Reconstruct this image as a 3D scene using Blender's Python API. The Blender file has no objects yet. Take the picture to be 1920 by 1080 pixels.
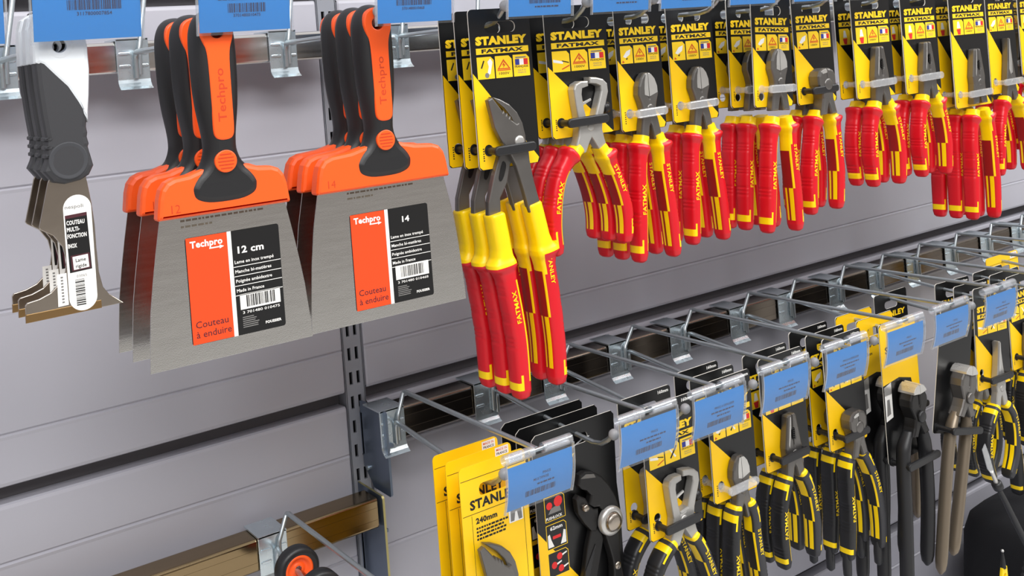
import bpy, math, random
from mathutils import Vector, Matrix
from mathutils.geometry import tessellate_polygon

SC = bpy.context.scene
COL = SC.collection
random.seed(7)
PI = math.pi

# ------------------------------------------------------------------ camera
# eye height is z = 0; wall face is y = 0, the camera stands one metre from it
cam = bpy.data.cameras.new('camera')
cam.sensor_fit = 'HORIZONTAL'; cam.sensor_width = 36.0
cam.lens = 1980.17 / 1920 * 36.0
cam.shift_y = -(540 - 100.18) / 1920
cam.clip_start = 0.01
cam_ob = bpy.data.objects.new('camera', cam); COL.objects.link(cam_ob)
yaw, roll = 0.6195, 0.0777
fw = Vector((math.sin(yaw), math.cos(yaw), 0)); rt = Vector((math.cos(yaw), -math.sin(yaw), 0)); dn = Vector((0, 0, -1))
r2 = rt * math.cos(roll) + dn * math.sin(roll); d2 = dn * math.cos(roll) - rt * math.sin(roll)
M = Matrix((r2, -d2, -fw)).transposed().to_4x4(); M.translation = (0, -1, 0)
cam_ob.matrix_world = M
SC.camera = cam_ob

# ------------------------------------------------------------------ world, lights, exposure
SC.view_settings.view_transform = 'Standard'; SC.view_settings.look = 'None'
SC.view_settings.gamma = 1.0; SC.view_settings.use_curve_mapping = False
SC.view_settings.exposure = 0.0
W = bpy.data.worlds.new('shop'); SC.world = W; W.use_nodes = True
wn, wl = W.node_tree.nodes, W.node_tree.links
bg = wn['Background']; tc = wn.new('ShaderNodeTexCoord'); sx = wn.new('ShaderNodeSeparateXYZ')
rampw = wn.new('ShaderNodeValToRGB'); mr = wn.new('ShaderNodeMapRange')
mr.inputs[1].default_value = -1; mr.inputs[2].default_value = 1
wl.new(tc.outputs['Generated'], sx.inputs[0]); wl.new(sx.outputs[2], mr.inputs[0]); wl.new(mr.outputs[0], rampw.inputs[0]); wl.new(rampw.outputs[0], bg.inputs[0])
e = rampw.color_ramp.elements
e[0].position = 0.0; e[0].color = (.46, .45, .44, 1)
e[1].position = 1.0; e[1].color = (.95, .97, 1.0, 1)
for p, c in ((.36, (.46, .44, .42, 1)), (.46, (.38, .35, .33, 1)), (.53, (.30, .27, .25, 1)), (.60, (.42, .40, .38, 1)), (.72, (.80, .81, .83, 1))):
    k = e.new(p); k.color = c
bg.inputs[1].default_value = 0.95

def area(name, loc, target, sx_, sy_, power, col=(1, 1, 1)):
    l = bpy.data.lights.new(name, 'AREA'); l.shape = 'RECTANGLE'; l.size = sx_; l.size_y = sy_; l.energy = power; l.color = col
    o = bpy.data.objects.new(name, l); COL.objects.link(o); o.location = loc
    o.rotation_euler = (Vector(target) - Vector(loc)).to_track_quat('-Z', 'Y').to_euler()
    return o
area('ceiling_light_aisle', (0.9, -1.45, 1.55), (0.8, -0.2, -0.3), 3.6, 0.35, 50, (1, .99, .97))
area('ceiling_light_back', (-0.6, -2.6, 1.6), (0.6, 0.0, -0.1), 2.6, 0.6, 46, (1, .99, .98))
area('ceiling_light_far', (3.0, -1.6, 1.5), (1.6, -0.1, -0.2), 1.6, 0.35, 26, (1, .99, .97))

# ------------------------------------------------------------------ materials
def srgb(r, g, b):
    def f(c):
        c /= 255
        return c / 12.92 if c <= .04045 else ((c + .055) / 1.055) ** 2.4
    return (f(r), f(g), f(b), 1)
MATS = {}
def mat(name, col, rough=.5, metal=0.0, spec=.5, bump=0, bscale=300, var=0, vscale=(20, 20, 20), coat=0, aniso=False):
    m = bpy.data.materials.new(name); m.use_nodes = True
    n, l = m.node_tree.nodes, m.node_tree.links
    b = n['Principled BSDF']
    b.inputs['Base Color'].default_value = col; b.inputs['Roughness'].default_value = rough; b.inputs['Metallic'].default_value = metal
    b.inputs['Specular IOR Level'].default_value = spec; b.inputs['Coat Weight'].default_value = coat
    b.inputs['Coat Roughness'].default_value = .12
    tcn = n.new('ShaderNodeTexCoord'); mp = n.new('ShaderNodeMapping'); l.new(tcn.outputs['Object'], mp.inputs[0])
    if var:
        mp.inputs['Scale'].default_value = vscale
        nz = n.new('ShaderNodeTexNoise'); nz.inputs['Scale'].default_value = 1; nz.inputs['Detail'].default_value = 5
        l.new(mp.outputs[0], nz.inputs['Vector'])
        mx = n.new('ShaderNodeMix'); mx.data_type = 'RGBA'
        mx.inputs[6].default_value = tuple(c * (1 - var) for c in col[:3]) + (1,); mx.inputs[7].default_value = tuple(min(1, c * (1 + var)) for c in col[:3]) + (1,)
        l.new(nz.outputs[0], mx.inputs[0]); l.new(mx.outputs[2], b.inputs['Base Color'])
        mr2 = n.new('ShaderNodeMapRange'); mr2.inputs[3].default_value = max(0, rough - .08); mr2.inputs[4].default_value = min(1, rough + .08)
        l.new(nz.outputs[0], mr2.inputs[0]); l.new(mr2.outputs[0], b.inputs['Roughness'])
    if bump:
        nb = n.new('ShaderNodeTexNoise'); nb.inputs['Scale'].default_value = bscale; nb.inputs['Detail'].default_value = 3
        l.new(tcn.outputs['Object'], nb.inputs['Vector'])
        bp = n.new('ShaderNodeBump'); bp.inputs['Strength'].default_value = bump; bp.inputs['Distance'].default_value = .0005
        l.new(nb.outputs[0], bp.inputs['Height']); l.new(bp.outputs[0], b.inputs['Normal'])
    MATS[name] = m
    return m
mat('panel_grey', srgb(172, 171, 180), .36, 0, .45, .05, 900, .02, (3, 3, 9))
mat('post_grey', srgb(150, 152, 160), .4, .3)
mat('slot_dark', srgb(26, 26, 30), .8)
mat('gap_dark', srgb(92, 89, 92), .6)
mat('zinc', srgb(205, 216, 222), .26, .85, .5, 0, 0, .12, (60, 60, 60))
mat('bracket_zinc', srgb(120, 132, 150), .32, .85, .5, 0, 0, .1, (40, 40, 40))
mat('bracket_edge', srgb(196, 186, 128), .3, .8)
mat('chrome', srgb(206, 202, 198), .2, 1, .5, 0, 0, .08, (2, 60, 200))
mat('rail_dark_reflect', srgb(128, 118, 108), .2, 1, .5, 0, 0, .1, (2, 60, 200))  # chrome darkened in its colour to stand for dark surroundings it reflects
mat('rail_gold_reflect', srgb(142, 122, 92), .16, 1, .5, 0, 0, .25, (9, 60, 30))  # brown-gold reflection of the shop painted into the chrome's colour
mat('wire', srgb(182, 190, 194), .3, .85)
mat('stainless', srgb(206, 204, 200), .2, 1, .5, .12, 1400, .06, (30, 30, 400))
mat('stainless_warm', srgb(176, 166, 154), .25, 1, .5, 0, 0, .08, (20, 20, 60))
mat('edge_brass', srgb(150, 120, 80), .35, .9)
mat('black_rubber', srgb(30, 30, 32), .42, 0, .5, .08, 900)
mat('grey_rubber', srgb(54, 54, 57), .55, 0, .4, .1, 1500)
mat('dimple_rubber', srgb(60, 61, 65), .62, 0, .4)
mat('orange_plastic', srgb(250, 92, 30), .38, 0, .45, .05, 1200)
mat('orange_dark', srgb(196, 58, 16), .5)
mat('white_plastic', srgb(222, 226, 230), .3)
mat('label_orange', srgb(244, 70, 18), .45)
mat('label_black', srgb(14, 14, 15), .4)
mat('label_white', srgb(236, 234, 230), .5)
mat('label_maroon', srgb(70, 26, 36), .5)
mat('ink_black', srgb(20, 18, 20), .6)
mat('ink_grey', srgb(120, 118, 116), .6)
mat('ink_engrave', srgb(112, 104, 92), .5, .6)
mat('gunmetal', srgb(112, 109, 106), .34, .7, .5, .06, 700, .1, (50, 50, 50))
mat('gunmetal_dark', srgb(40, 39, 39), .36, .5)
mat('steel', srgb(206, 204, 200), .3, .7, .5, 0, 0, .08, (60, 60, 60))
mat('cast_steel', srgb(176, 174, 170), .4, .6, .5, .15, 900, .08, (60, 60, 60))
mat('bronze_steel', srgb(132, 120, 104), .36, .65)
mat('red_plastic', srgb(206, 14, 30), .36, 0, .5, .06, 1200)
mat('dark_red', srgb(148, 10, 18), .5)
mat('yellow_plastic', srgb(252, 212, 0), .38, 0, .5, .04, 900)
mat('card_black', srgb(15, 15, 16), .34, 0, .5)
mat('card_yellow', srgb(252, 200, 6), .4, 0, .5)
mat('card_edge', srgb(226, 222, 212), .6)
mat('print_yellow', srgb(250, 206, 30), .42)
mat('print_red', srgb(206, 70, 26), .5)
mat('print_orange', srgb(236, 132, 20), .5)
mat('flag_blue', srgb(44, 54, 140), .5)
mat('flag_red', srgb(216, 40, 40), .5)
mat('price_blue', srgb(0, 124, 200), .5)
mat('price_ink', srgb(18, 40, 84), .6)
mat('bag_fabric', srgb(20, 20, 23), .75, 0, .3, .5, 500, .15, (30, 30, 30))
mat('floor_tile', srgb(212, 210, 206), .35, 0, .5, 0, 0, .06, (2, 2, 2))
mat('grey_cap', srgb(150, 150, 152), .4)
def clear(name, tint, gloss, rough=.04, milk=0.0):
    m = bpy.data.materials.new(name); m.use_nodes = True
    n, l = m.node_tree.nodes, m.node_tree.links
    n.clear()
    out = n.new('ShaderNodeOutputMaterial'); mx = n.new('ShaderNodeMixShader'); t = n.new('ShaderNodeBsdfTransparent'); g = n.new('ShaderNodeBsdfGlossy'); fr = n.new('ShaderNodeLayerWeight'); ad = n.new('ShaderNodeMath'); pw = n.new('ShaderNodeMath')
    t.inputs[0].default_value = tint; g.inputs['Roughness'].default_value = rough; fr.inputs[0].default_value = .5; pw.operation = 'POWER'; pw.inputs[1].default_value = 5
    ad.operation = 'ADD'; ad.inputs[1].default_value = gloss; ad.use_clamp = True
    l.new(fr.outputs['Facing'], pw.inputs[0]); l.new(pw.outputs[0], ad.inputs[0]); l.new(ad.outputs[0], mx.inputs[0]); l.new(t.outputs[0], mx.inputs[1]); l.new(g.outputs[0], mx.inputs[2]); m2 = n.new('ShaderNodeMixShader'); df = n.new('ShaderNodeBsdfDiffuse'); df.inputs[0].default_value = (.9, .91, .93, 1); m2.inputs[0].default_value = milk
    l.new(mx.outputs[0], m2.inputs[1]); l.new(df.outputs[0], m2.inputs[2]); l.new(m2.outputs[0], out.inputs[0])
    MATS[name] = m
clear('clear_plastic', (.96, .97, .98, 1), .05, .08, .015)
clear('clear_strap', (.93, .94, .95, 1), .16, .2, .16)
clear('sleeve_tube', (.92, .94, .97, 1), .14, .15, .12)

# ------------------------------------------------------------------ mesh building
def cr(p, n=6, closed=True):
    """Catmull-Rom through the points"""
    out = []; m = len(p)
    rng = range(m) if closed else range(m - 1)
    for i in rng:
        if closed: a, b, c, d = p[i - 1], p[i], p[(i + 1) % m], p[(i + 2) % m]
        else: a, b, c, d = p[max(i - 1, 0)], p[i], p[i + 1], p[min(i + 2, m - 1)]
        for k in range(n):
            t = k / n
            out.append(tuple(.5 * (2 * b[q] + (c[q] - a[q]) * t + (2 * a[q] - 5 * b[q] + 4 * c[q] - d[q]) * t * t + (3 * b[q] - a[q] - 3 * c[q] + d[q]) * t ** 3) for q in range(len(b))))
    if not closed: out.append(tuple(p[-1]))
    return out
def rrect(x0, x1, z0, z1, r, n=4):
    r = min(r, (x1 - x0) / 2, (z1 - z0) / 2)
    o = []
    for cx, cz, a in ((x1 - r, z1 - r, 0), (x0 + r, z1 - r, 90), (x0 + r, z0 + r, 180), (x1 - r, z0 + r, 270)):
        for k in range(n + 1):
            t = math.radians(a + 90 * k / n); o.append((cx + r * math.cos(t), cz + r * math.sin(t)))
    return o
def circ(cx, cz, r, n=16):
    return [(cx + r * math.cos(2 * PI * k / n), cz + r * math.sin(2 * PI * k / n)) for k in range(n)]
def mirror(p, c=0): return [(2 * c - x, z) for x, z in reversed(p)]

def ccw(p):
    a = sum(p[i - 1][0] * p[i][1] - p[i][0] * p[i - 1][1] for i in range(len(p)))
    return list(p) if a > 0 else list(reversed(p))
def inset(p, d):
    """move every point of a ccw outline inwards by d"""
    n = len(p); o = []
    for i in range(n):
        a, b, c = Vector(p[i - 1]), Vector(p[i]), Vector(p[(i + 1) % n])
        e1 = (b - a); e2 = (c - b)
        if e1.length < 1e-9 or e2.length < 1e-9: o.append(tuple(b)); continue
        n1 = Vector((-e1.y, e1.x)).normalized(); n2 = Vector((-e2.y, e2.x)).normalized()
        m = n1 + n2
        k = m.length
        if k < .35: o.append(tuple(b + n1 * d)); continue
        m /= k
        o.append(tuple(b + m * min(d / max(m.dot(n1), .45), d * 1.8)))
    return o
_text = {}
def text_geo(s, bold):
    k = (s, bold)
    if k not in _text:
        cu = bpy.data.curves.new('t', 'FONT'); cu.body = s; cu.size = 1; cu.resolution_u = 2; cu.offset = bold; cu.fill_mode = 'FRONT'
        if bold: cu.space_character = 1 + bold * 1.5
        ob = bpy.data.objects.new('t', cu); me = ob.to_mesh()
        vs = [tuple(v.co[:2]) for v in me.vertices]; fs = [tuple(p.vertices) for p in me.polygons]
        ob.to_mesh_clear(); bpy.data.objects.remove(ob); bpy.data.curves.remove(cu)
        xs = [v[0] for v in vs] or [0]; zs = [v[1] for v in vs] or [0]
        _text[k] = (vs, fs, min(xs), max(xs), min(zs), max(zs))
    return _text[k]

class MB:
    """collects shapes in millimetres; x right, y into the wall, z up (z is measured from z0)"""
    def __init__(s, z0=0): s.v = []; s.f = []; s.m = []; s.sm = []; s.mats = []; s.z0 = z0
    def mi(s, m):
        if m not in s.mats: s.mats.append(m)
        return s.mats.index(m)
    def add(s, vs, fs, m, smooth=False):
        o = len(s.v); s.v += [tuple(v) for v in vs]
        ms = m if isinstance(m, (list, tuple)) else None
        for i, f in enumerate(fs):
            s.f.append(tuple(o + q for q in f)); s.m.append(s.mi(ms[i] if ms else m)); s.sm.append(smooth)
        return s
    def box(s, x0, x1, y0, y1, z0, z1, m, b=0):
        if b:
            return s.plate(rrect(x0, x1, z0, z1, b), (y0 + y1) / 2, abs(y1 - y0), m, min(b, abs(y1 - y0) / 2) * .6)
        vs = [(x, y, z) for x in (x0, x1) for y in (y0, y1) for z in (z0, z1)]
        return s.add(vs, [(0, 1, 3, 2), (4, 6, 7, 5), (0, 4, 5, 1), (2, 3, 7, 6), (0, 2, 6, 4), (1, 5, 7, 3)], m)
    def flat(s, pts, y, m, holes=()):
        loops = [[Vector((x, z, 0)) for x, z in p] for p in [pts] + list(holes)]
        tri = tessellate_polygon(loops); vs = [(v.x, y, v.y) for lp in loops for v in lp]
        return s.add(vs, [tuple(t) for t in tri], m)
    def plate(s, out, yc, th, m, bev=0, holes=(), side=None, smooth=False, back=True):
        """outline in x-z with a thickness in y, chamfered front and back edges"""
        out = ccw(out); side = side or m; h = th / 2
        loops = [out] + [list(reversed(ccw(q))) for q in holes]
        def rings(lp):
            if not bev: return [(lp, -h), (lp, h)]
            i1 = inset(lp, bev); i2 = inset(lp, bev * .3)
            return [(i1, -h), (i2, -h + bev * .3), (lp, -h + bev), (lp, h - bev), (i2, h - bev * .3), (i1, h)]
        R = [rings(lp) for lp in loops]
        for rg in R:
            n = len(rg[0][0]); vs = [(x, yc + y, z) for lp, y in rg for x, z in lp]
            fs = [(a * n + i, a * n + (i + 1) % n, (a + 1) * n + (i + 1) % n, (a + 1) * n + i) for a in range(len(rg) - 1) for i in range(n)]
            s.add(vs, fs, side, smooth)
        s.flat(R[0][0][0], yc - h, m, [r[0][0] for r in R[1:]])
        if back: s.flat(R[0][-1][0], yc + h, m, [r[-1][0] for r in R[1:]])
        return s
    def text(s, t, x, z, h, y, m, w=None, bold=0.0, rot=0, al='L'):
        vs, fs, x0, x1, z0, z1 = text_geo(t, bold)
        if not vs: return s
        _, _, _, _, c0, c1 = text_geo('H', bold)
        k = h / (c1 - c0); kx = (w / (x1 - x0)) if w else k
        dx = {'L': -x0 * kx, 'C': -(x0 + x1) / 2 * kx, 'R': -x1 * kx}[al]
        ca, sa = math.cos(rot), math.sin(rot)
        o = []
        for a, b in vs:
            a, b = a * kx + dx, (b - c0) * k
            o.append((x + a * ca - b * sa, y, z + a * sa + b * ca))
        return s.add(o, fs, m)
    def tube(s, pts, r, m, n=8, cap=True):
        pts = [Vector(p) for p in pts]; rg = []; up = None
        for i, p in enumerate(pts):
            d = (pts[min(i + 1, len(pts) - 1)] - pts[max(i - 1, 0)]).normalized()
            if up is None: up = Vector((0, 0, 1)) if abs(d.z) < .9 else Vector((1, 0, 0))
            a = d.cross(up).normalized(); b = a.cross(d); up = b
            q = r[i] if isinstance(r, (list, tuple)) else r
            rg.append([tuple(p + a * q * math.cos(2 * PI * k / n) + b * q * math.sin(2 * PI * k / n)) for k in range(n)])
        return s.loft(rg, m, cap)
    def loft(s, rg, m, cap=True, smooth=True):
        n = len(rg[0]); vs = [v for r in rg for v in r]
        fs = [(a * n + i, (a + 1) * n + i, (a + 1) * n + (i + 1) % n, a * n + (i + 1) % n) for a in range(len(rg) - 1) for i in range(n)]
        ms = m if not callable(m) else [m(a, i) for a in range(len(rg) - 1) for i in range(n)]
        s.add(vs, fs, ms, smooth)
        if cap:
            s.add(rg[0], [tuple(range(n))], m if not callable(m) else m(0, 0)); s.add(rg[-1], [tuple(reversed(range(n)))], m if not callable(m) else m(len(rg) - 2, 0))
        return s
    def cyl(s, p0, p1, r, m, n=20, ch=0):
        p0, p1 = Vector(p0), Vector(p1); d = (p1 - p0).normalized()
        if ch: return s.tube([p0, p0 + d * 1e-3, p0 + d * ch, p1 - d * ch, p1 - d * 1e-3, p1], [r - ch, r - ch, r, r, r - ch, r - ch], m, n)
        o = len(s.f); s.tube([p0, p1], r, m, n)
        return s
    def lathe(s, prof, c, m, n=32):
        """profile (r, y) turned round the y axis at (x, z) = c; m may be a list per band"""
        rg = [[(c[0] + r * math.cos(2 * PI * k / n), y, c[1] + r * math.sin(2 * PI * k / n)) for k in range(n)] for r, y in prof]
        return s.loft(rg, (lambda a, i: m[a]) if isinstance(m, (list, tuple)) else m, False)
    def ball(s, c, r, m, n=12):
        rg = [[(c[0] + r * math.sin(t) * math.cos(2 * PI * k / n), c[1] + r * math.sin(t) * math.sin(2 * PI * k / n), c[2] + r * math.cos(t)) for k in range(n)] for t in [PI * (j + .02) / 8.04 for j in range(9)]]
        return s.loft(rg, m)
    def xf(s, mtx, start=0):
        for i in range(start, len(s.v)): s.v[i] = tuple(mtx @ Vector(s.v[i]))
        return s
    def data(s, name):
        me = bpy.data.meshes.new(name)
        me.from_pydata([(x * .001, y * .001, (z - s.z0) * .001) for x, y, z in s.v], [], s.f)
        for m in s.mats: me.materials.append(MATS[m])
        me.polygons.foreach_set('material_index', s.m); me.polygons.foreach_set('use_smooth', s.sm)
        me.update(); return me
    def obj(s, name, parent=None, loc=None):
        o = bpy.data.objects.new(name, s.data(name)); COL.objects.link(o)
        if parent: o.parent = parent
        if loc: o.location = loc
        return o

def tag(o, label, cat, group=None):
    o['label'] = label; o['category'] = cat
    if group: o['group'] = group
    return o
def thing(name, label, cat, loc=(0, 0, 0), group=None, scale=1.0, rot=(0, 0, 0)):
    o = bpy.data.objects.new(name, None); COL.objects.link(o); o.empty_display_size = .02
    o.location = loc; o.scale = (scale,) * 3; o.rotation_euler = rot
    return tag(o, label, cat, group)
def struct(o): o['kind'] = 'structure'; return o
def dup(root, loc, label, group=None, scale=None, rot=None):
    def cp(o, par):
        c = o.copy(); COL.objects.link(c)
        if par: c.parent = par
        for ch in list(o.children): cp(ch, c)
        return c
    c = cp(root, None); c.location = loc; c['label'] = label
    if group: c['group'] = group
    if scale: c.scale = (scale,) * 3
    if rot is not None: c.rotation_euler = rot
    return c
# ------------------------------------------------------------------ the shop wall, floor and fixtures
def wall_panel(name, x0, x1, ztop, zbot, creases):
    prof = [(20, ztop - 1), (3, ztop), (.8, ztop - 1.2), (0, ztop - 4)]
    for c in creases:
        prof += [(0, c + 2.2), (1.5, c + .4), (-.5, c - 1.2), (0, c - 4)]
    prof += [(0, zbot + 4), (.8, zbot + 1.2), (3, zbot), (20, zbot + 1)]
    n = len(prof); mb = MB()
    xs = [(x0, 1.2), (x0 + 1.5, 0), (x1 - 1.5, 0), (x1, 1.2)]
    vs = [(x, max(y, 0) + dy if y > -.4 else y + dy, z) for x, dy in xs for y, z in prof]
    fs = [(a * n + i, a * n + i + 1, (a + 1) * n + i + 1, (a + 1) * n + i) for a in range(3) for i in range(n - 1)]
    mb.add(vs, fs, 'panel_grey')
    for x, sgn in ((x0, 1), (x1, -1)):
        mb.add([(x, 1.2, ztop - 2), (x, 1.2, zbot + 2), (x, 20, zbot + 2), (x, 20, ztop - 2)], [(0, 1, 2, 3)], 'panel_grey')
    return struct(mb.obj(name))
rows = [(490, 84, (402, 298, 194)), (70, -336, (-83, -187, -292)), (-350, -756, (-400, -504, -608, -712)), (-770, -1176, (-818, -922, -1026))]
for ztop, zbot, cz in rows:
    wall_panel('wall_back', -900, 470, ztop, zbot, cz)
    wall_panel('wall_back', 495, 2700, ztop, zbot, cz)
struct(MB().box(-900, 2700, 21, 26, -1300, 700, 'gap_dark').obj('wall_back'))
struct(MB().box(-3000, 5000, -4500, 26, -1320, -1300, 'floor_tile').obj('floor'))
struct(MB().box(-900, 2700, -420, 20, -1299, -950, 'post_grey').obj('trim_2'))
mb = MB()
for x0, x1 in ((472.5, 477), (480.6, 485.4), (489, 493.5)):
    mb.box(x0, x1, 3, 6, -1000, 520, 'post_grey')
for x0, x1 in ((477, 480.6), (485.4, 489)):
    for k in range(-30, 32):
        zc = -273 - 25 * k - 12.5
        mb.box(x0, x1, 3, 6, zc - 6, zc + 6, 'post_grey')
mb.box(472.5, 493.5, 13, 20, -1000, 520, 'slot_dark')
for x in (472.5, 493.5): mb.box(x - .6, x + .6, 3, 20, -1000, 520, 'post_grey')
struct(mb.obj('trim_1'))

def rail(label, x0, x1, ztop, h=30, y0=-46, d=30, m='chrome'):
    mb = MB(ztop); r = 3
    prof = rrect(y0, y0 + d, ztop - h, ztop, r, 4)
    rg = [[(x, y, z) for y, z in prof] for x in (x0, x1)]
    n = len(prof); vs = rg[0] + rg[1]
    mb.add(vs, [(i, (i + 1) % n, n + (i + 1) % n, n + i) for i in range(n)], m)
    mb.add(rg[0], [tuple(range(n))], m); mb.add(rg[1], [tuple(reversed(range(n)))], m)
    for zz in (ztop - h * .33, ztop - h * .72):       # rolled lines along the face
        mb.box(x0, x1, y0 - .25, y0 + .5, zz - .5, zz + .5, m)
    return tag(mb.obj('hook_rail', loc=(0, 0, ztop * .001)), label, 'rail')
UP_T, LR_T, LL_T = 37.0, -349.0, -431.0
rail('chrome hook rail behind the scraper and the 12 cm filling knives', -900, 471, UP_T, 28)
rail('chrome hook rail behind the red and yellow insulated pliers', 495, 2650, UP_T, 28)
rail('chrome hook rail, dark reflection painted in, carrying the lower row of hooks', 490.5, 2650, LR_T, 32, m='rail_dark_reflect')
rail('chrome hook rail with a painted golden reflection behind the roller wheels', -900, 473.5, LL_T, 30, m='rail_gold_reflect')

def arm(label, x, z1, z0, y0, edge, lip):
    t = thing('rail_bracket', label, 'bracket', (x * .001, 0, z1 * .001))
    mb = MB(z1)
    prof = [(1, z1), (y0 + 2, z1), (y0, z1 - 2), (y0, z0 + 2), (y0 + 2, z0), (y0 * .35, z0), (1, z0 + 18)]
    n = len(prof)
    for sgn, xx in ((-1, -1.2), (1, 1.2)):
        mb.add([(xx, y, z) for y, z in prof], [tuple(range(n))], 'bracket_zinc')
    mb.add([(xx, y, z) for xx in (-1.2, 1.2) for y, z in prof], [(i, (i + 1) % n, n + (i + 1) % n, n + i) for i in range(n)], edge)
    mb.obj('arm_plate', t)
    mb = MB(z1)
    mb.box(-1.2, 1.2, -2, 8, z0 + 30, z1 - 12, 'bracket_zinc')
    mb.obj('tab', t)
    mb = MB(z1); mb.cyl((-1.3, -9, z0 + 18), (-3.2, -9, z0 + 18), 2.6, 'zinc', 12); mb.obj('rivet', t)
    mb = MB(z1); mb.box(1.2, lip, y0 - 0, y0 + 26, z1 - 36, z1 - 33, 'bracket_zinc'); mb.obj('rail_seat', t)
    return t
arm('zinc bracket on the slotted post carrying the lower right rail', 486.5, -347, -432, -54, 'bracket_zinc', 6)
arm('zinc bracket with a brassy front edge below the other bracket', 477.5, -429, -560, -52, 'bracket_edge', 3)

# ------------------------------------------------------------------ hooks on the rails
HOOK_ROOT = {}
def make_hook(kind, co=0, reach=757):
    """origin: product wire at the rail top.  kind: how the wires run"""
    up = kind == 'up'
    t = thing('display_hook', 'hook', 'hook')
    zw = -10 if up else -24; za = 48 if up else 14
    c = MB()
    c.plate(rrect(-14, 14, -35, 2.2, 1.5), -48, 1.6, 'zinc', .4)
    c.box(-14, 14, -48.8, -13, .6, 2.2, 'zinc')
    c.loft([[(x, y, z) for x in (-14, 14)] + [(x, y + 1.2, z - .3) for x in (14, -14)] for y, z in ((-48.8, -34), (-49.5, -37), (-52, -40), (-56, -42.5))], 'zinc', True, False)
    for z in (-11, -22):
        for x0, x1 in ((-12.5, -2.5), (6.5, 13)):
            c.plate(rrect(x0, x1, z - 1.3, z + 1.3, 1.2, 3), -49.2, 1.4, 'zinc', .5)
    c.v = [(x + co, y, z) for x, y, z in c.v]
    c.obj('rail_clip', t)
    w = MB()
    w.tube([(2, -51, -33), (2, -51, -18), (2, -51.5, -13), (1.5, -54, -10.5), (1, -58, -10.2)] + [(0, -66 - k * 30, -10.4 + (zw + 10.4) * (k / 4.5)) for k in range(5)] + [(0, -214, zw), (0, -226, zw + 2), (0, -236, zw + 8), (0, -(1000 - reach), zw + 14)], 2.4, 'wire', 8)
    w.obj('product_wire', t)
    b = MB(); b.ball((0, -(1000 - reach) - 2, zw + 15), 5.2, 'grey_cap'); b.obj('end_cap', t)
    a = MB()
    a.tube([(co * .72 + 5, -51, -30), (co * .72 + 5, -51, -8), (co * .72 + 6, -50.6, -4.6), (16, -44.5, za - 2.2), (17.4, -44.6, za - .2), (18, -47, za + .4), (18, -56, za), (18, -150, za), (18, -266, za), (18, -270, za)], 2.3, 'wire', 8)
    a.tube([(9, -271.5, za), (27, -271.5, za)], 2.0, 'wire', 8)
    a.obj('label_arm', t)
    return t
def barcode(mb, x0, x1, z0, z1, y, m, seed):
    r = random.Random(seed); x = x0
    while x < x1:
        wd = r.choice((.35, .35, .7, 1.05)); mb.flat([(x, z0), (min(x + wd, x1), z0), (min(x + wd, x1), z1), (x, z1)], y, m)
        x += wd + r.choice((.35, .35, .7))
def make_price(kind, lines, seed, label, loc, group):
    """hinged clear sleeve on a hook's label arm, with a blue paper label in it"""
    t = thing('price_label_holder', label, 'price label', loc, group)
    H = 52 if kind == 'up' else 42
    s = MB()
    for x0, x1 in ((-35.5, -5), (5, 35.5)):
        n = 14
        rg = [[(x, 4.6 * math.cos(2 * PI * k / n), 4.6 * math.sin(2 * PI * k / n)) for k in range(n)] for x in (x0, x1)]
        s.loft(rg, 'sleeve_tube', False)
        rg = [[(x, 3.5 * math.cos(2 * PI * k / n), 3.5 * math.sin(2 * PI * k / n)) for k in range(n)] for x in (x0, x1)]
        s.loft(rg, 'sleeve_tube', False)
    s.obj('hinge_tube', t)
    def bend(z): return (-3.9 + (max(0, -z - 10) / 40) ** 2 * (3 if kind == 'up' else 9))
    s = MB()
    zs = [-2, -6, -12, -18, -24, -30, -36, -42, -48, -54]; zs = [z for z in zs if z > -H - 4] + [-H - 4]
    rg = [[(-36, bend(z), z), (36, bend(z), z), (36, bend(z) - .5, z), (-36, bend(z) - .5, z)] for z in zs]
    s.loft(rg, 'clear_plastic', True, False)
    for x0, x1 in ((-36, -34.8), (34.8, 36)):
        s.loft([[(x0, bend(z) + 1.6, z), (x1, bend(z) + 1.6, z), (x1, bend(z) - .9, z), (x0, bend(z) - .9, z)] for z in zs], 'sleeve_tube', True, False)
    s.obj('sleeve', t)
    p = MB()
    zz = [-6 - k * (H - 4) / 8 for k in range(9)]
    vs = [(x, bend(z) + .8, z) for z in zz for x in (-34, 34)]
    p.add(vs, [(2 * k, 2 * k + 2, 2 * k + 3, 2 * k + 1) for k in range(8)], 'price_blue', True)
    p.add([(x, y + .25, z) for x, y, z in vs], [(2 * k, 2 * k + 1, 2 * k + 3, 2 * k + 2) for k in range(8)], 'price_blue', True)
    st = len(p.v)
    for kind_, a, b, c, d in lines:
        if kind_ == 'bar': barcode(p, a, b, c, d, 0, 'price_ink', seed)
        elif kind_ == 'dash':
            r = random.Random(seed + int(c)); x = a
            while x < b:
                q = r.uniform(1.5, 4.5); p.flat([(x, c), (min(b, x + q), c), (min(b, x + q), c + d), (x, c + d)], 0, 'price_ink'); x += q + .8
        else: p.text(kind_, a, b, c, 0, 'price_ink', None, .008, 0, 'C' if d == 'C' else 'L')
    for i in range(st, len(p.v)):
        x, y, z = p.v[i]; p.v[i] = (x, bend(z) + .55, z)
    p.obj('paper_label', t)
    return t

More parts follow.
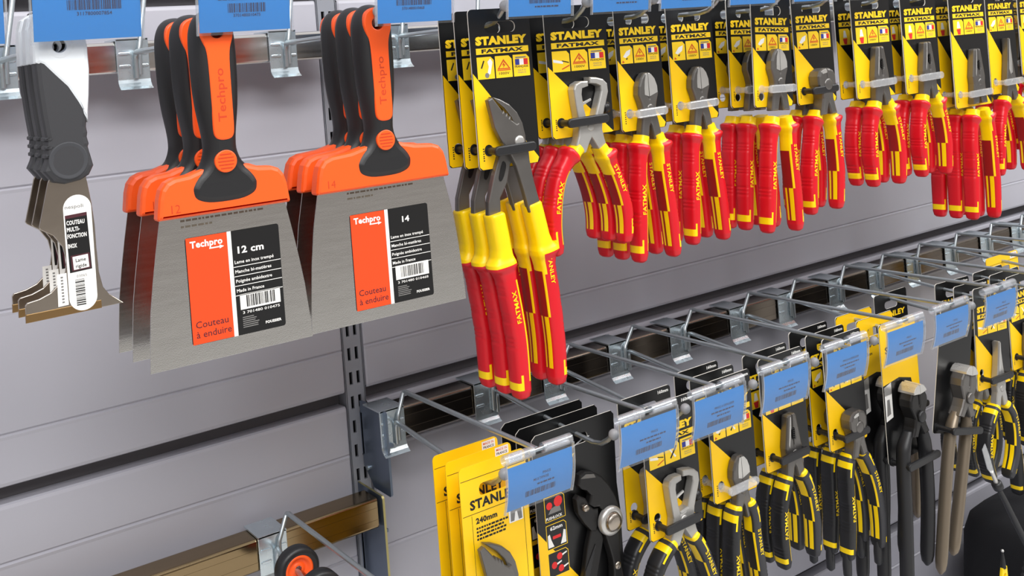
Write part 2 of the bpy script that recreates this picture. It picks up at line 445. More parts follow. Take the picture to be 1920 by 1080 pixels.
UPX = [94, 179, 287, 428, 553, 646, 730, 824, 921, 1007, 1107, 1200, 1300, 1405, 1487, 1580]
UPN = ['left edge of the photo, mostly cut off', 'scrapers', '12 cm filling knives', '14 cm filling knives', 'insulated water pump pliers', 'insulated wire strippers',
       'first insulated diagonal cutters', 'second insulated diagonal cutters', 'third insulated diagonal cutters', 'insulated end cutters', 'first insulated combination pliers',
       'second insulated combination pliers', 'long insulated combination pliers', 'insulated long nose pliers', 'insulated pliers at the right edge', 'goods past the right edge']
LOX = [514, 638, 730, 827, 925, 1030, 1122, 1228, 1318, 1409, 1508, 1607, 1700, 1795]
LON = ['yellow carded slip joint pliers', 'black push button pliers', 'black and yellow wire strippers', 'black and yellow diagonal cutters', 'black and yellow combination pliers', 'black and yellow end cutters',
       'black handled nippers on yellow cards', 'bare handled nippers', 'black and yellow long nose pliers', 'cards behind the long nose pliers', 'yellow card near the right edge', 'right edge, nearest of the empty hooks', 'right edge, second of the empty hooks', 'right edge, farthest of the empty hooks']
hk_up = make_hook('up'); hk_lo = make_hook('lo'); hk_sh = make_hook('lo', -11)
def wx(X): return X - 18
for i, X in enumerate(UPX):
    lab = 'zinc display hook of the upper row holding the ' + UPN[i] if i not in (0, 15) else 'zinc display hook of the upper row at the ' + UPN[i]
    if i == 0: lab = 'zinc display hook at the upper left edge of the photo'
    if i == 15: lab = 'zinc display hook at the far right end of the upper row'
    loc = (wx(X) * .001, 0, UP_T * .001)
    if i == 0: hk_up.location = loc; hk_up['label'] = lab; hk_up['group'] = 'hooks of the upper row'
    else: dup(hk_up, loc, lab, 'hooks of the upper row')
for i, X in enumerate(LOX):
    lab = 'zinc display hook of the lower row holding the ' + LON[i] if i < 11 else 'zinc display hook of the lower row at the ' + LON[i]
    loc = (wx(X) * .001, 0, LR_T * .001)
    if i == 0: hk_lo.location = loc; hk_lo['label'] = lab; hk_lo['group'] = 'hooks of the lower row'
    elif i == 1: hk_sh.location = loc; hk_sh['label'] = lab; hk_sh['group'] = 'hooks of the lower row'
    else: dup(hk_sh, loc, lab, 'hooks of the lower row')
dup(hk_lo, (.362, 0, LL_T * .001), 'zinc display hook on the bottom left rail carrying two roller wheels', 'hooks of the lower row')

def gen_up(sd): return [('bar', -12, 22, -29, -22), ('dash', -8, 18, -32.5, 1.4), ('dash', -20, 24, -20, 1.2)]
sp_up = {1: [('16.40 € TTC', 3, -24.2, 3.4, 'C'), ('bar', -13, 22, -34.5, -28), ('3117800007854', 4, -38.2, 2.4, 'C')],
         2: [('12CM', 1, -20.6, 3.6, 'C'), ('9,93 € TTC', 1, -27.2, 3.6, 'C'), ('dash', -20, 21, -31.6, 1.3), ('bar', -13, 15, -40.5, -34), ('3701480010475', 1, -43.6, 2.2, 'C')],
         3: [('14CM', 0, -22, 3.2, 'C'), ('dash', -20, 21, -31.0, 1.3), ('bar', -17, 15, -40.5, -33.5), ('3701480010468', -2, -44, 2.2, 'C')]}
tz = UP_T + 48
names_up = ['blue price label cut by the top left corner of the photo', 'blue price label reading 16.40 € above the scrapers', 'blue price label reading 12CM and 9,93 € over the orange filling knives',
            'blue price label hanging above the 14 cm filling knife', 'blue price label right above the water pump pliers card', 'blue price label over the insulated wire stripper card',
            'blue price label over the first diagonal cutter card', 'blue price label over the second diagonal cutter card', 'blue price label over the third diagonal cutter card', 'blue price label over the insulated end cutter card']
for i in range(10):
    ln = sp_up.get(i) or [('bar', -10 - (i % 3) * 2, 22, -43.5 + (i > 6) * 2, -37 + (i > 6) * 2), ('dash', -6, 20, -47 + (i > 6) * 2, 1.3), ('dash', -4, 12, -34.5, 1.4)]
    make_price('up', ln, 100 + i, names_up[i], (UPX[i] * .001, -.2715, tz * .001), 'price labels of the upper row')
names_lo = ['blue price label in front of the yellow carded pliers', 'blue price label right of the black push button pliers', 'blue price label over the black and yellow wire stripper',
            'blue price label over the clear strapped black and yellow cutters', 'blue price label over the black and yellow combination pliers card', 'blue price label over the yellow nipper card',
            'blue price label over the bare handled nippers', 'blue price label in front of the long nose pliers card']
lo_txt = [(('PINCE', 'MULTIPRISE')), ('PINCE',), ('PINCE A DENUDER',), ('PINCE',), ('PINCE A DENUDER',), ('PINCE',), ('PINCE',), ('PINCE',)]
for i in range(8):
    tx = lo_txt[i]
    ln = [(tx[0], 6, -20, 2.2, 'C')] + ([(tx[1], 0, -24, 2.2, 'C')] if len(tx) > 1 else [('dash', -12, 20, -24, 1.4)]) + [('dash', -4, 14, -28, 1.4), ('bar', -16, 16, -36, -31)]
    make_price('lo', ln, 200 + i, names_lo[i], (LOX[i] * .001, -.2715, (LR_T + 14) * .001), 'price labels of the lower row')

# ------------------------------------------------------------------ filling knives and scrapers on the upper left hooks
def sca(X): return (X - 18) / X
def place(X, Yc, z, g=1.0):          # a thing hung on the hook at X, measured depth Yc from the eye, height z (mm)
    f = sca(X) * g; return (X * f * .001, Yc * f * .001 - 1, z * f * .001)

def make_knife(size, X):
    t = thing('filling_knife', 'k', 'filling knife')
    z0 = 34; cx = -5.5 if size == 12 else -4.5
    b = 0 if size == 12 else 1
    def sym(half): return [(cx - x, z) for x, z in half] + [(cx + x, z) for x, z in reversed(half)]
    # blade
    half = [(48, -88), (49.5, -104), (53.5, -125), (57.5, -148), (60.5, -168), (62.5, -190), (64, -212)] if size == 12 else [(59, -88), (60.5, -104), (66, -130), (70, -158), (72.5, -185), (73.8, -204), (74, -213.5)]
    mb = MB(z0); mb.plate(sym(half), 0, 1.0, 'stainless', .2)
    w0 = half[-1][0]
    for k, (ln, wd) in enumerate(((-106, 62), (-110.5, 24))):
        r = random.Random(k + size); x = cx - 34
        while x < cx - 34 + wd:
            q = r.uniform(1.4, 5); mb.flat([(x, ln), (x + q, ln), (x + q, ln + 1.5), (x, ln + 1.5)], -.56, 'ink_engrave'); x += q + 1
    bl = mb.obj('blade', t)
    # printed sticker
    sx0, sx1, sz1, sz0 = (cx - 32, cx + 42, -118.5, -198.5) if size == 12 else (cx - 33.5, cx + 41.5, -123.5, -203.5)
    sm = sx0 + .435 * (sx1 - sx0); y = -.66; H = sz1 - sz0
    mb = MB(z0)
    mb.flat([p for p in rrect(sx0, sx1, sz0, sz1, 2)], y, 'label_black')
    mb.flat([(sx0 + .6, sz0 + .2), (sm, sz0 + .2), (sm, sz1 - .2), (sx0 + .6, sz1 - .2)], y - .05, 'label_orange')
    mb.flat([(sm, sz0), (sm + 3.2, sz0), (sm + 3.2, sz1), (sm, sz1)], y - .1, 'label_white')
    yy = y - .15
    mb.text('Techpro', sx0 + 3.5, sz1 - 8.2, 5.2, yy, 'label_white', 25, .035)
    mb.flat([(sx0 + 18, sz1 - 10.6), (sx0 + 26, sz1 - 10.6), (sx0 + 26, sz1 - 11.6), (sx0 + 29.5, sz1 - 10.1), (sx0 + 26, sz1 - 8.6), (sx0 + 26, sz1 - 9.6), (sx0 + 18, sz1 - 9.6)], yy, 'label_white')
    mb.text('Couteau', sx0 + 3.5, sz0 + 12, 5.0, yy, 'label_maroon', 25, .006)
    mb.text('à enduire', sx0 + 3.5, sz0 + 4.6, 5.0, yy, 'label_maroon', 27, .006)
    bx = sm + 4.5
    if size == 12: mb.text('12 cm', bx + 3, sz1 - 18, 5.4, yy, 'label_white', 21, .03)
    else: mb.text('14', bx + 12, sz1 - 13, 5.0, yy, 'label_white', 7, .03)
    for k, s in enumerate(('Lame en inox trempé', 'Manche bi-matières', 'Poignée ambidextre', 'Made in France')):
        zz = sz1 - 25.5 - 7.3 * k
        mb.text(s, bx, zz, 2.5, yy, 'label_white', (31.5, 29, 29, 22)[k], .014)
        mb.flat([(bx - 1, zz - 2.6), (sx1 - .3, zz - 2.6), (sx1 - .3, zz - 2.1), (bx - 1, zz - 2.1)], yy, 'label_white')
    zb = sz0 + 19
    mb.flat([(bx + 2, zb), (bx + 34.5, zb), (bx + 34.5, zb + 11.8), (bx + 2, zb + 11.8)], yy, 'label_white')
    barcode(mb, bx + 7, bx + 30, zb + 1.5, zb + 10.5, yy - .05, 'ink_black', 5 + size)
    mb.text('3 701480 010475' if size == 12 else '3 701480 010468', bx + 3.5, zb - 3.4, 2.0, yy, 'label_white', 30, .01)
    for k in range(6):
        q = (9, 11, 10, 13, 12, 12)[k]; zz = sz0 + 12.6 - 1.5 * k
        mb.flat([(bx + 3, zz), (bx + 3 + q, zz), (bx + 3 + q, zz + .7), (bx + 3, zz + .7)], yy, 'ink_grey')
    mb.text('FOUSSIER', bx + 21, sz0 + 4.6, 2.1, yy, 'label_white', 13, .04)
    mb.obj('sticker', bl)
    # orange shoulder
    top = [(10, -66), (27, -71.5), (38, -72.5), (44, -75), (48, -80), (50, -87), (51.8, -101), (51, -102.5)] if size == 12 else [(10, -66), (30, -71), (48, -72.5), (55, -75), (59, -80), (61, -87), (63.2, -101), (62.4, -102.5)]
    mb = MB(z0); mb.plate(sym(top), 0, 15, 'orange_plastic', 3.2, smooth=False)
    hw = top[-1][0]
    mb.text(str(size), cx - hw + 9, -98, 6, -7.65, 'orange_dark', None, -.01)
    mb.obj('shoulder', t)
    # black handle with its flared foot, a hole right through the top
    half = [(3, 50.4), (9, 48.6), (14, 43.8), (17, 36), (18, 27), (18.2, 12), (17.8, -6), (16.4, -24), (14, -40), (13, -50), (13.6, -58), (17, -66), (23, -72), (28.2, -79), (29, -85), (27, -91.5), (21, -96), (10, -98.6)]
    out = cr(sym(half), 3); hole = circ(cx, 34, 5.2, 16)
    mb = MB(z0); n = len(out); oc = ccw(out); hc = list(reversed(ccw(hole)))
    # thickness runs from 24 mm in the grip to 19 mm in the foot
    def thk(z): return 13.3 if z > -48 else 13.3 - min(1, (-48 - z) / 32) * 3.9
    ins = [(0, 1.0), (.6, .82), (1.9, .55), (4.2, .22), (7.2, .05), (8.4, 0)]
    lv = []
    for d, k in ins: lv.append((inset(oc, d) if d else oc, k))
    front = []; 
    fr = [[(x, -thk(z) * (1 - k) if k < 1 else 0, z) for x, z in lp] for lp, k in lv]
    bk = [[(x, thk(z) * (1 - k) if k < 1 else 0, z) for x, z in lp] for lp, k in lv]
    seq = list(reversed(fr)) + bk[1:]
    vs = [v for r in seq for v in r]
    mb.add(vs, [(a * n + i, a * n + (i + 1) % n, (a + 1) * n + (i + 1) % n, (a + 1) * n + i) for a in range(len(seq) - 1) for i in range(n)], 'black_rubber', True)
    nv = len(mb.v); mb.flat(lv[-1][0], 0, 'black_rubber', [hc]); 
    for i in range(nv, len(mb.v)): x, _, z = mb.v[i]; mb.v[i] = (x, -thk(z), z)
    nv = len(mb.v); mb.flat(lv[-1][0], 0, 'black_rubber', [hc])
    for i in range(nv, len(mb.v)): x, _, z = mb.v[i]; mb.v[i] = (x, thk(z), z)
    mb.add([(x, y, z) for y in (-13.3, 13.3) for x, z in hc], [(i, (i + 1) % 16, 16 + (i + 1) % 16, 16 + i) for i in range(16)], 'orange_plastic', True)
    hd = mb.obj('handle', t)
    # orange inlay round the hole and down the grip
    half = [(2, 47.4), (7, 45.8), (11, 42), (12.8, 35), (12, 28.5), (9.6, 21), (8.6, 12), (8.3, -5), (8.2, -25), (8, -40), (6.6, -45.6), (3, -47.8)]
    mb = MB(z0); mb.plate(cr(sym(half), 3), 0, 28.0, 'orange_plastic', 1.2, [hole])
    mb.text('Techpro', cx + 2.6, -34, 6.4, -14.1, 'orange_dark', 40, .01, PI / 2)
    mb.obj('inlay', hd)
    mb = MB(z0); mb.plate(circ(cx, -64, 8.6, 28), -7.2, 11.2, 'orange_plastic', .8)
    for k in range(-2, 3):
        q = math.sqrt(8.4 ** 2 - (k * 2.6) ** 2) - 2.2; mb.box(cx - q, cx + q, -13.1, -12.7, -64 + k * 2.6 - .35, -64 + k * 2.6 + .35, 'orange_dark')
    mb.obj('thumb_badge', hd)
    return t
k12 = make_knife(12, 287); k14 = make_knife(14, 428)
for root, X, ys, sz in ((k12, 287, (787, 831.6, 869.8), 'narrower 12 cm'), (k14, 428, (797, 826.5, 855.5), 'wide 14 cm')):
    f = sca(X) * 1.014
    for i, y in enumerate(ys):
        nm = ('foremost orange and black %s filling knife, its sticker fully in view', 'middle orange and black filling knife of the %s stack', 'rearmost orange and black filling knife of the %s stack')[i] % sz
        loc = place(X, y, 34, 1.014)
        if i == 0: root.location = loc; root.scale = (f,) * 3; root['label'] = nm; root['group'] = 'filling knives %s' % sz
        else: dup(root, loc, nm, 'filling knives %s' % sz, f)

def make_scraper():
    t = thing('scraper', 's', 'scraper'); z0 = 32
    L = [(-12, 56), (-18, 52), (-20.3, 44), (-21, 20), (-20.4, 2), (-19, -18), (-17.6, -32)]
    ribs = []
    for z in (-33, -39, -45): ribs += [(-17.4, z - .4), (-18.6, z - 1.2), (-18.6, z - 3.2), (-17, z - 4)]
    out = L + ribs + [(-18, -52), (-20.6, -57.5), (-14.6, -66), (-7, -68), (4, -66.4), (10, -63.2), (13.4, -57), (11.8, -49), (11.4, -47.5), (10.6, -43), (11.4, -41), (10.4, -36), (11, -33), (10.4, -28.6), (12, -17), (13.4, -6), (15, 12.5), (14.8, 31), (12.5, 47), (8, 54.5), (0, 57)]
    hole = circ(-4.2, 31, 4.8, 16)
    mb = MB(z0); mb.plate(out, 0, 17, 'grey_rubber', 3.6, [hole]); hd = mb.obj('handle', t)
    wh = [(-12, 56.6), (-18.4, 52.4), (-20.8, 44), (-21.5, 19), (-16.4, 16.5), (-10, 9), (-2, 0), (4, -11), (11.6, -25.6), (12.4, -17), (13.8, -6), (15.4, 12.5), (15.2, 31), (12.8, 47.3), (8.1, 55), (0, 57.4)]
    mb = MB(z0); mb.plate(wh, 0, 18.2, 'white_plastic', 3.4, [hole])
    mb.lathe([(4.8, -9.05), (6.6, -9.4), (8.4, -9.2), (8.8, -9.0)], (-4.2, 30), 'white_plastic', 24); mb.obj('white_grip', hd)
    mb = MB(z0); mb.box(-12, 8, -6, 6, 52, 58.5, 'gunmetal_dark', 2); mb.obj('cap', hd)
    mb = MB(z0); mb.lathe([(.05, -7.9), (6, -8.0), (10, -8.4), (12.4, -8.9), (13.2, -8.9), (13.5, -8.3)], (-3.8, -51.5), 'dimple_rubber', 32); mb.obj('thumb_dimple', hd)
    bl = [(-14, -60), (-17, -66), (-20.5, -80), (-25, -97), (-24, -98.6), (-16, -104), (-10.5, -112.8), (-8.6, -123), (-10, -131), (-14, -138), (-20.5, -143.6), (-28.5, -146.6), (-36.4, -147.8), (-37.8, -149.5), (-37.8, -161.4), (14, -160.6), (28.2, -160.2), (18.6, -152), (14.8, -146), (12.8, -135), (12.4, -118), (12.4, -100), (11.4, -85), (9.4, -68), (8, -60)]
    mb = MB(z0); mb.plate(bl, 1, 2.2, 'stainless_warm', .4); b = mb.obj('blade', t)
    mb = MB(z0); mb.plate([(-38, -155.6), (-38.2, -161.8), (13, -161), (13, -155)], 1, 2.5, 'edge_brass', .5); mb.obj('ground_edge', b)
    # capsule sticker
    st = [(1.2 + x * 9.6, -86.6 + z * 9.6) for x, z in circ(0, 0, 1, 28)[0:15]] + [(.8 + x * 9.6, -150.6 + z * 9.6) for x, z in circ(0, 0, 1, 28)[14:29 - 1]] + [(.8 + 9.6, -150.6)]
    mb = MB(z0); y = -.3
    mb.flat(st, y, 'label_white')
    mb.text('nespoli', -7.2, -86.4, 2.6, y - .06, 'ink_grey', 12.6, .01)
    mb.flat([(-7.6, -91), (7.4, -90.2), (7.4, -92.6), (-7.6, -93.4)], y - .06, 'label_maroon')
    mb.flat([(-7.6, -93.4), (7.4, -92.6), (8.2, -131.4), (-7, -132.2)], y - .06, 'label_black')
    for k, s in enumerate(('COUTEAU', 'MULTI-', 'FONCTION', 'INOX')):
        mb.text(s, -6.9, (-98, -102.8, -107.6, -114.6)[k], 3.1, y - .12, 'label_white', (12.4, 8.6, 13.2, 6)[k], .03)
    mb.flat([(-5.8, -120), (7.2, -119.4), (7.6, -130.6), (-5.4, -131.2)], y - .09, 'label_maroon')
    mb.flat([(-4.6, -121), (6, -120.4), (6.4, -129.8), (-4.2, -130.4)], y - .12, 'label_white')
    mb.text('Lame', .9, -125, 2.6, y - .16, 'ink_black', 7, .02, .03, 'C'); mb.text('rigide', 1, -129.2, 2.6, y - .16, 'ink_black', 7.4, .02, .03, 'C')
    mb.text('03065', .8, -136, 1.8, y - .06, 'ink_grey', 7, 0, 0, 'C')
    r = random.Random(3); z = -137.5
    while z > -156:
        q = r.choice((.3, .3, .6, .9)); mb.flat([(-4, z - q), (2.4, z - q), (2.4, z), (-4, z)], y - .06, 'ink_black'); z -= q + r.choice((.3, .3, .6))
    mb.obj('sticker', b)
    mb = MB(z0); mb.flat([(-16.5, -154.5), (-9.4, -154.2), (-9.4, -131.5), (-15.8, -131.6)], y - .02, 'label_white')
    for k in range(9): mb.flat([(-13.6, -133.6 - 2.2 * k - 1.2), (-12, -133.6 - 2.2 * k - 1.2), (-12, -133.6 - 2.2 * k), (-13.6, -133.6 - 2.2 * k)], y - .08, 'ink_grey')
    mb.obj('paper_tag', b)
    return t
scr = make_scraper()
for i, y in enumerate((805, 830, 853)):
    nm = ('front white and grey multi-function scraper with the capsule sticker facing out', 'middle white and grey scraper of the three at the upper left', 'rearmost white and grey scraper of the three at the upper left')[i]
    if i == 0: scr.location = place(179, y, 32, 1.03); scr.scale = (sca(179) * 1.03,) * 3; scr['label'] = nm; scr['group'] = 'multi-function scrapers'
    else: dup(scr, place(179, y, 32, 1.03), nm, 'multi-function scrapers', sca(179) * 1.03)

# ------------------------------------------------------------------ carded pliers
Z0 = 42      # all carded goods are drawn with their card top at z = 42
def card(w, zbot, upper=True, icons=0, mmtag=False, xo=0):
    mb = MB(Z0); x0, x1 = xo - w / 2, xo + w / 2
    slot = rrect(xo - 17, xo + 17, 20, 30.4, 5)
    mb.plate(rrect(x0, x1, zbot, 42, 4), 0, 1.3, 'card_black', 0, [slot, circ(x0 + 11.5, -70 if zbot > -100 else zbot + 18, 4.6, 14)], 'card_edge')
    y = -.76
    k = w / 69
    # yellow corner under the diagonal
    za = -15.5 if upper else -18
    mb.flat([(x0 + .6, za), (x1 - 1, zbot + 1 + (0 if w > 72 else 4)), (x1 - 3, zbot + .5), (x0 + 3.5, zbot + .5), (x0 + .6, zbot + 3)], y, 'card_yellow', [circ(x0 + 11.5, -70 if zbot > -100 else zbot + 18, 4.6, 14)])
    q = xo - w / 2 + .085 * w; W_ = w * .86
    mb.text('STANLEY', q, 9.2, 7.9, y, 'print_yellow', W_ * .98, .07)
    mb.flat([(q, 1.0), (q + W_, 1.0), (q + W_, 6.6), (q, 6.6)], y, 'print_yellow')
    mb.text('FATMAX', q + W_ * .5, 2.0, 3.6, y - .06, 'ink_black', W_ * .8, .045, 0, 'C')
    iw = W_ / 3 - 1.0; ih = 18 if w < 68 else 20
    for j in range(3):
        a = q + j * (W_ / 3 + .5); t = -1.4; c = 3.2
        mb.flat([(a, t - ih), (a + iw, t - ih), (a + iw, t - c), (a + iw - c, t), (a, t)], y, 'print_yellow')
        y2 = y - .06
        if j == 0:
            if icons == 0:      # water pump jaw with an arrow
                mb.flat([(a + iw * .55, t - ih * .85), (a + iw * .75, t - ih * .78), (a + iw * .92, t - ih * .25), (a + iw * .8, t - ih * .08), (a + iw * .62, t - ih * .22), (a + iw * .68, t - ih * .45)], y2, 'label_white')
                mb.flat(circ(a + iw * .55, t - ih * .84, iw * .13, 12), y2 - .02, 'ink_grey')
                mb.flat([(a + iw * .2, t - ih * .5), (a + iw * .28, t - ih * .52), (a + iw * .45, t - ih * .18), (a + iw * .38, t - ih * .15)], y2, 'ink_black')
            elif icons == 1:    # stripped cable
                mb.flat([(a + 1, t - ih * .38), (a + iw * .6, t - ih * .5), (a + iw * .6, t - ih * .62), (a + 1, t - ih * .52)], y2, 'label_white')
                mb.flat([(a + iw * .55, t - ih * .45), (a + iw * .95, t - ih * .55), (a + iw * .95, t - ih * .6), (a + iw * .55, t - ih * .5)], y2 - .02, 'ink_black')
                mb.flat([(a + iw * .5, t - ih * .86), (a + iw * .97, t - ih * .68), (a + iw * .97, t - ih * .74), (a + iw * .55, t - ih * .9)], y2, 'print_red')
            elif icons == 2:    # cutting a wire
                mb.flat([(a + iw * .2, t - ih * .6), (a + iw * .5, t - ih * .3), (a + iw * .85, t - ih * .2), (a + iw * .75, t - ih * .5), (a + iw * .4, t - ih * .68)], y2, 'label_white')
                mb.flat([(a + iw * .4, t - ih * .72), (a + iw * .6, t - ih * .66), (a + iw * .5, t - ih * .8)], y2, 'ink_black')
                mb.flat([(a + iw * .1, t - ih * .95), (a + iw * .3, t - ih * .92), (a + iw * .15, t - ih * .8)], y2, 'print_red')
            else:               # pliers outline with red grip
                mb.flat([(a + iw * .42, t - ih * .12), (a + iw * .58, t - ih * .12), (a + iw * .7, t - ih * .55), (a + iw * .35, t - ih * .55)], y2, 'label_white')
                mb.flat([(a + iw * .3, t - ih * .62), (a + iw * .72, t - ih * .6), (a + iw * .66, t - ih * .97), (a + iw * .42, t - ih * .97)], y2, 'flag_red')
        elif j == 1 and upper:
            A, B, Cc = (a + iw * .5, t - ih * .15), (a + iw * .9, t - ih * .62), (a + iw * .1, t - ih * .62)
            ins = inset(ccw([A, B, Cc]), iw * .07)
            mb.flat([A, B, Cc], y2, 'print_red', [ins])
            mb.flat([(a + iw * .54, t - ih * .26), (a + iw * .4, t - ih * .44), (a + iw * .5, t - ih * .44), (a + iw * .44, t - ih * .57), (a + iw * .62, t - ih * .4), (a + iw * .52, t - ih * .4)], y2, 'print_red')
            mb.flat([(a + iw * .1, t - ih * .68), (a + iw * .9, t - ih * .68), (a + iw * .9, t - ih * .64), (a + iw * .1, t - ih * .64)], y2, 'print_red')
            mb.text('1000V', a + iw * .5, t - ih * .86, 2.3, y2, 'ink_black', iw * .62, .01, 0, 'C')
        elif j == 1:
            mb.flat([(a + iw * .2, t - ih * .2), (a + iw * .3, t - ih * .2), (a + iw * .75, t - ih * .75), (a + iw * .66, t - ih * .8)], y2, 'label_white')
            mb.flat([(a + iw * .75, t - ih * .2), (a + iw * .84, t - ih * .24), (a + iw * .4, t - ih * .8), (a + iw * .32, t - ih * .75)], y2, 'ink_black')
        else:
            for i, m_ in enumerate(('flag_blue', 'label_white', 'flag_red')):
                mb.flat([(a + iw * (.12 + .26 * i), t - ih * .48), (a + iw * (.38 + .26 * i), t - ih * .48), (a + iw * (.38 + .26 * i), t - ih * .2), (a + iw * (.12 + .26 * i), t - ih * .2)], y2, m_)
            mb.flat([(a + iw * .15, t - ih * .16), (a + iw * .8, t - ih * .16), (a + iw * .8, t - ih * .1), (a + iw * .15, t - ih * .1)], y2, 'ink_grey')
            mb.text('FRANÇAISE', a + iw * .5, t - ih * .6, 1.9, y2, 'ink_black', iw * .82, .02, 0, 'C')
            mb.text('MADE IN', a + iw * .5, t - ih * .76, 1.5, y2, 'ink_grey', iw * .5, 0, 0, 'C'); mb.text('FRANCE', a + iw * .5, t - ih * .87, 1.5, y2, 'ink_grey', iw * .5, 0, 0, 'C')
    # small code up the lower left edge
    r = random.Random(int(w * 10)); z = zbot + 8
    for c in range(6): mb.flat([(x0 + 5, z), (x0 + 6.4, z), (x0 + 6.4, z + 1.2), (x0 + 5, z + 1.2)], y - .04, 'ink_black'); z += r.choice((1.7, 2.2))
    if mmtag: mb.text('160mm', x1 - 3, 35.5, 3.4, y, 'label_white', 15, .03, 0, 'R')
    return mb

def strap(w, zc, m, xo=0, x0=None, x1=None, tilt=.02, yf=-18):
    """tie bar across the tool, held by a peg through the card at each end"""
    x0 = xo - w / 2 + 11.5 if x0 is None else x0; x1 = x0 + w * .54 if x1 is None else x1
    mb = MB(Z0)
    mb.cyl((x0, 3, zc), (x0, yf + 4, zc), 3.3, m, 14); mb.cyl((x0, 1, zc), (x0, -1.5, zc), 4.9, m, 14)
    mb.cyl((x1, 3, zc + (x1 - x0) * tilt), (x1, yf + 4, zc + (x1 - x0) * tilt), 3.0, m, 12)
    st = len(mb.v)
    mb.plate(rrect(x0 - 4.6, x1 + 4.6, zc - 4.4, zc + 4.4, 4.2, 6), yf + 2, 4.6, m, 1.3)
    for i in range(st, len(mb.v)): x, y, z = mb.v[i]; mb.v[i] = (x, y, z + (x - x0) * tilt)
    return mb

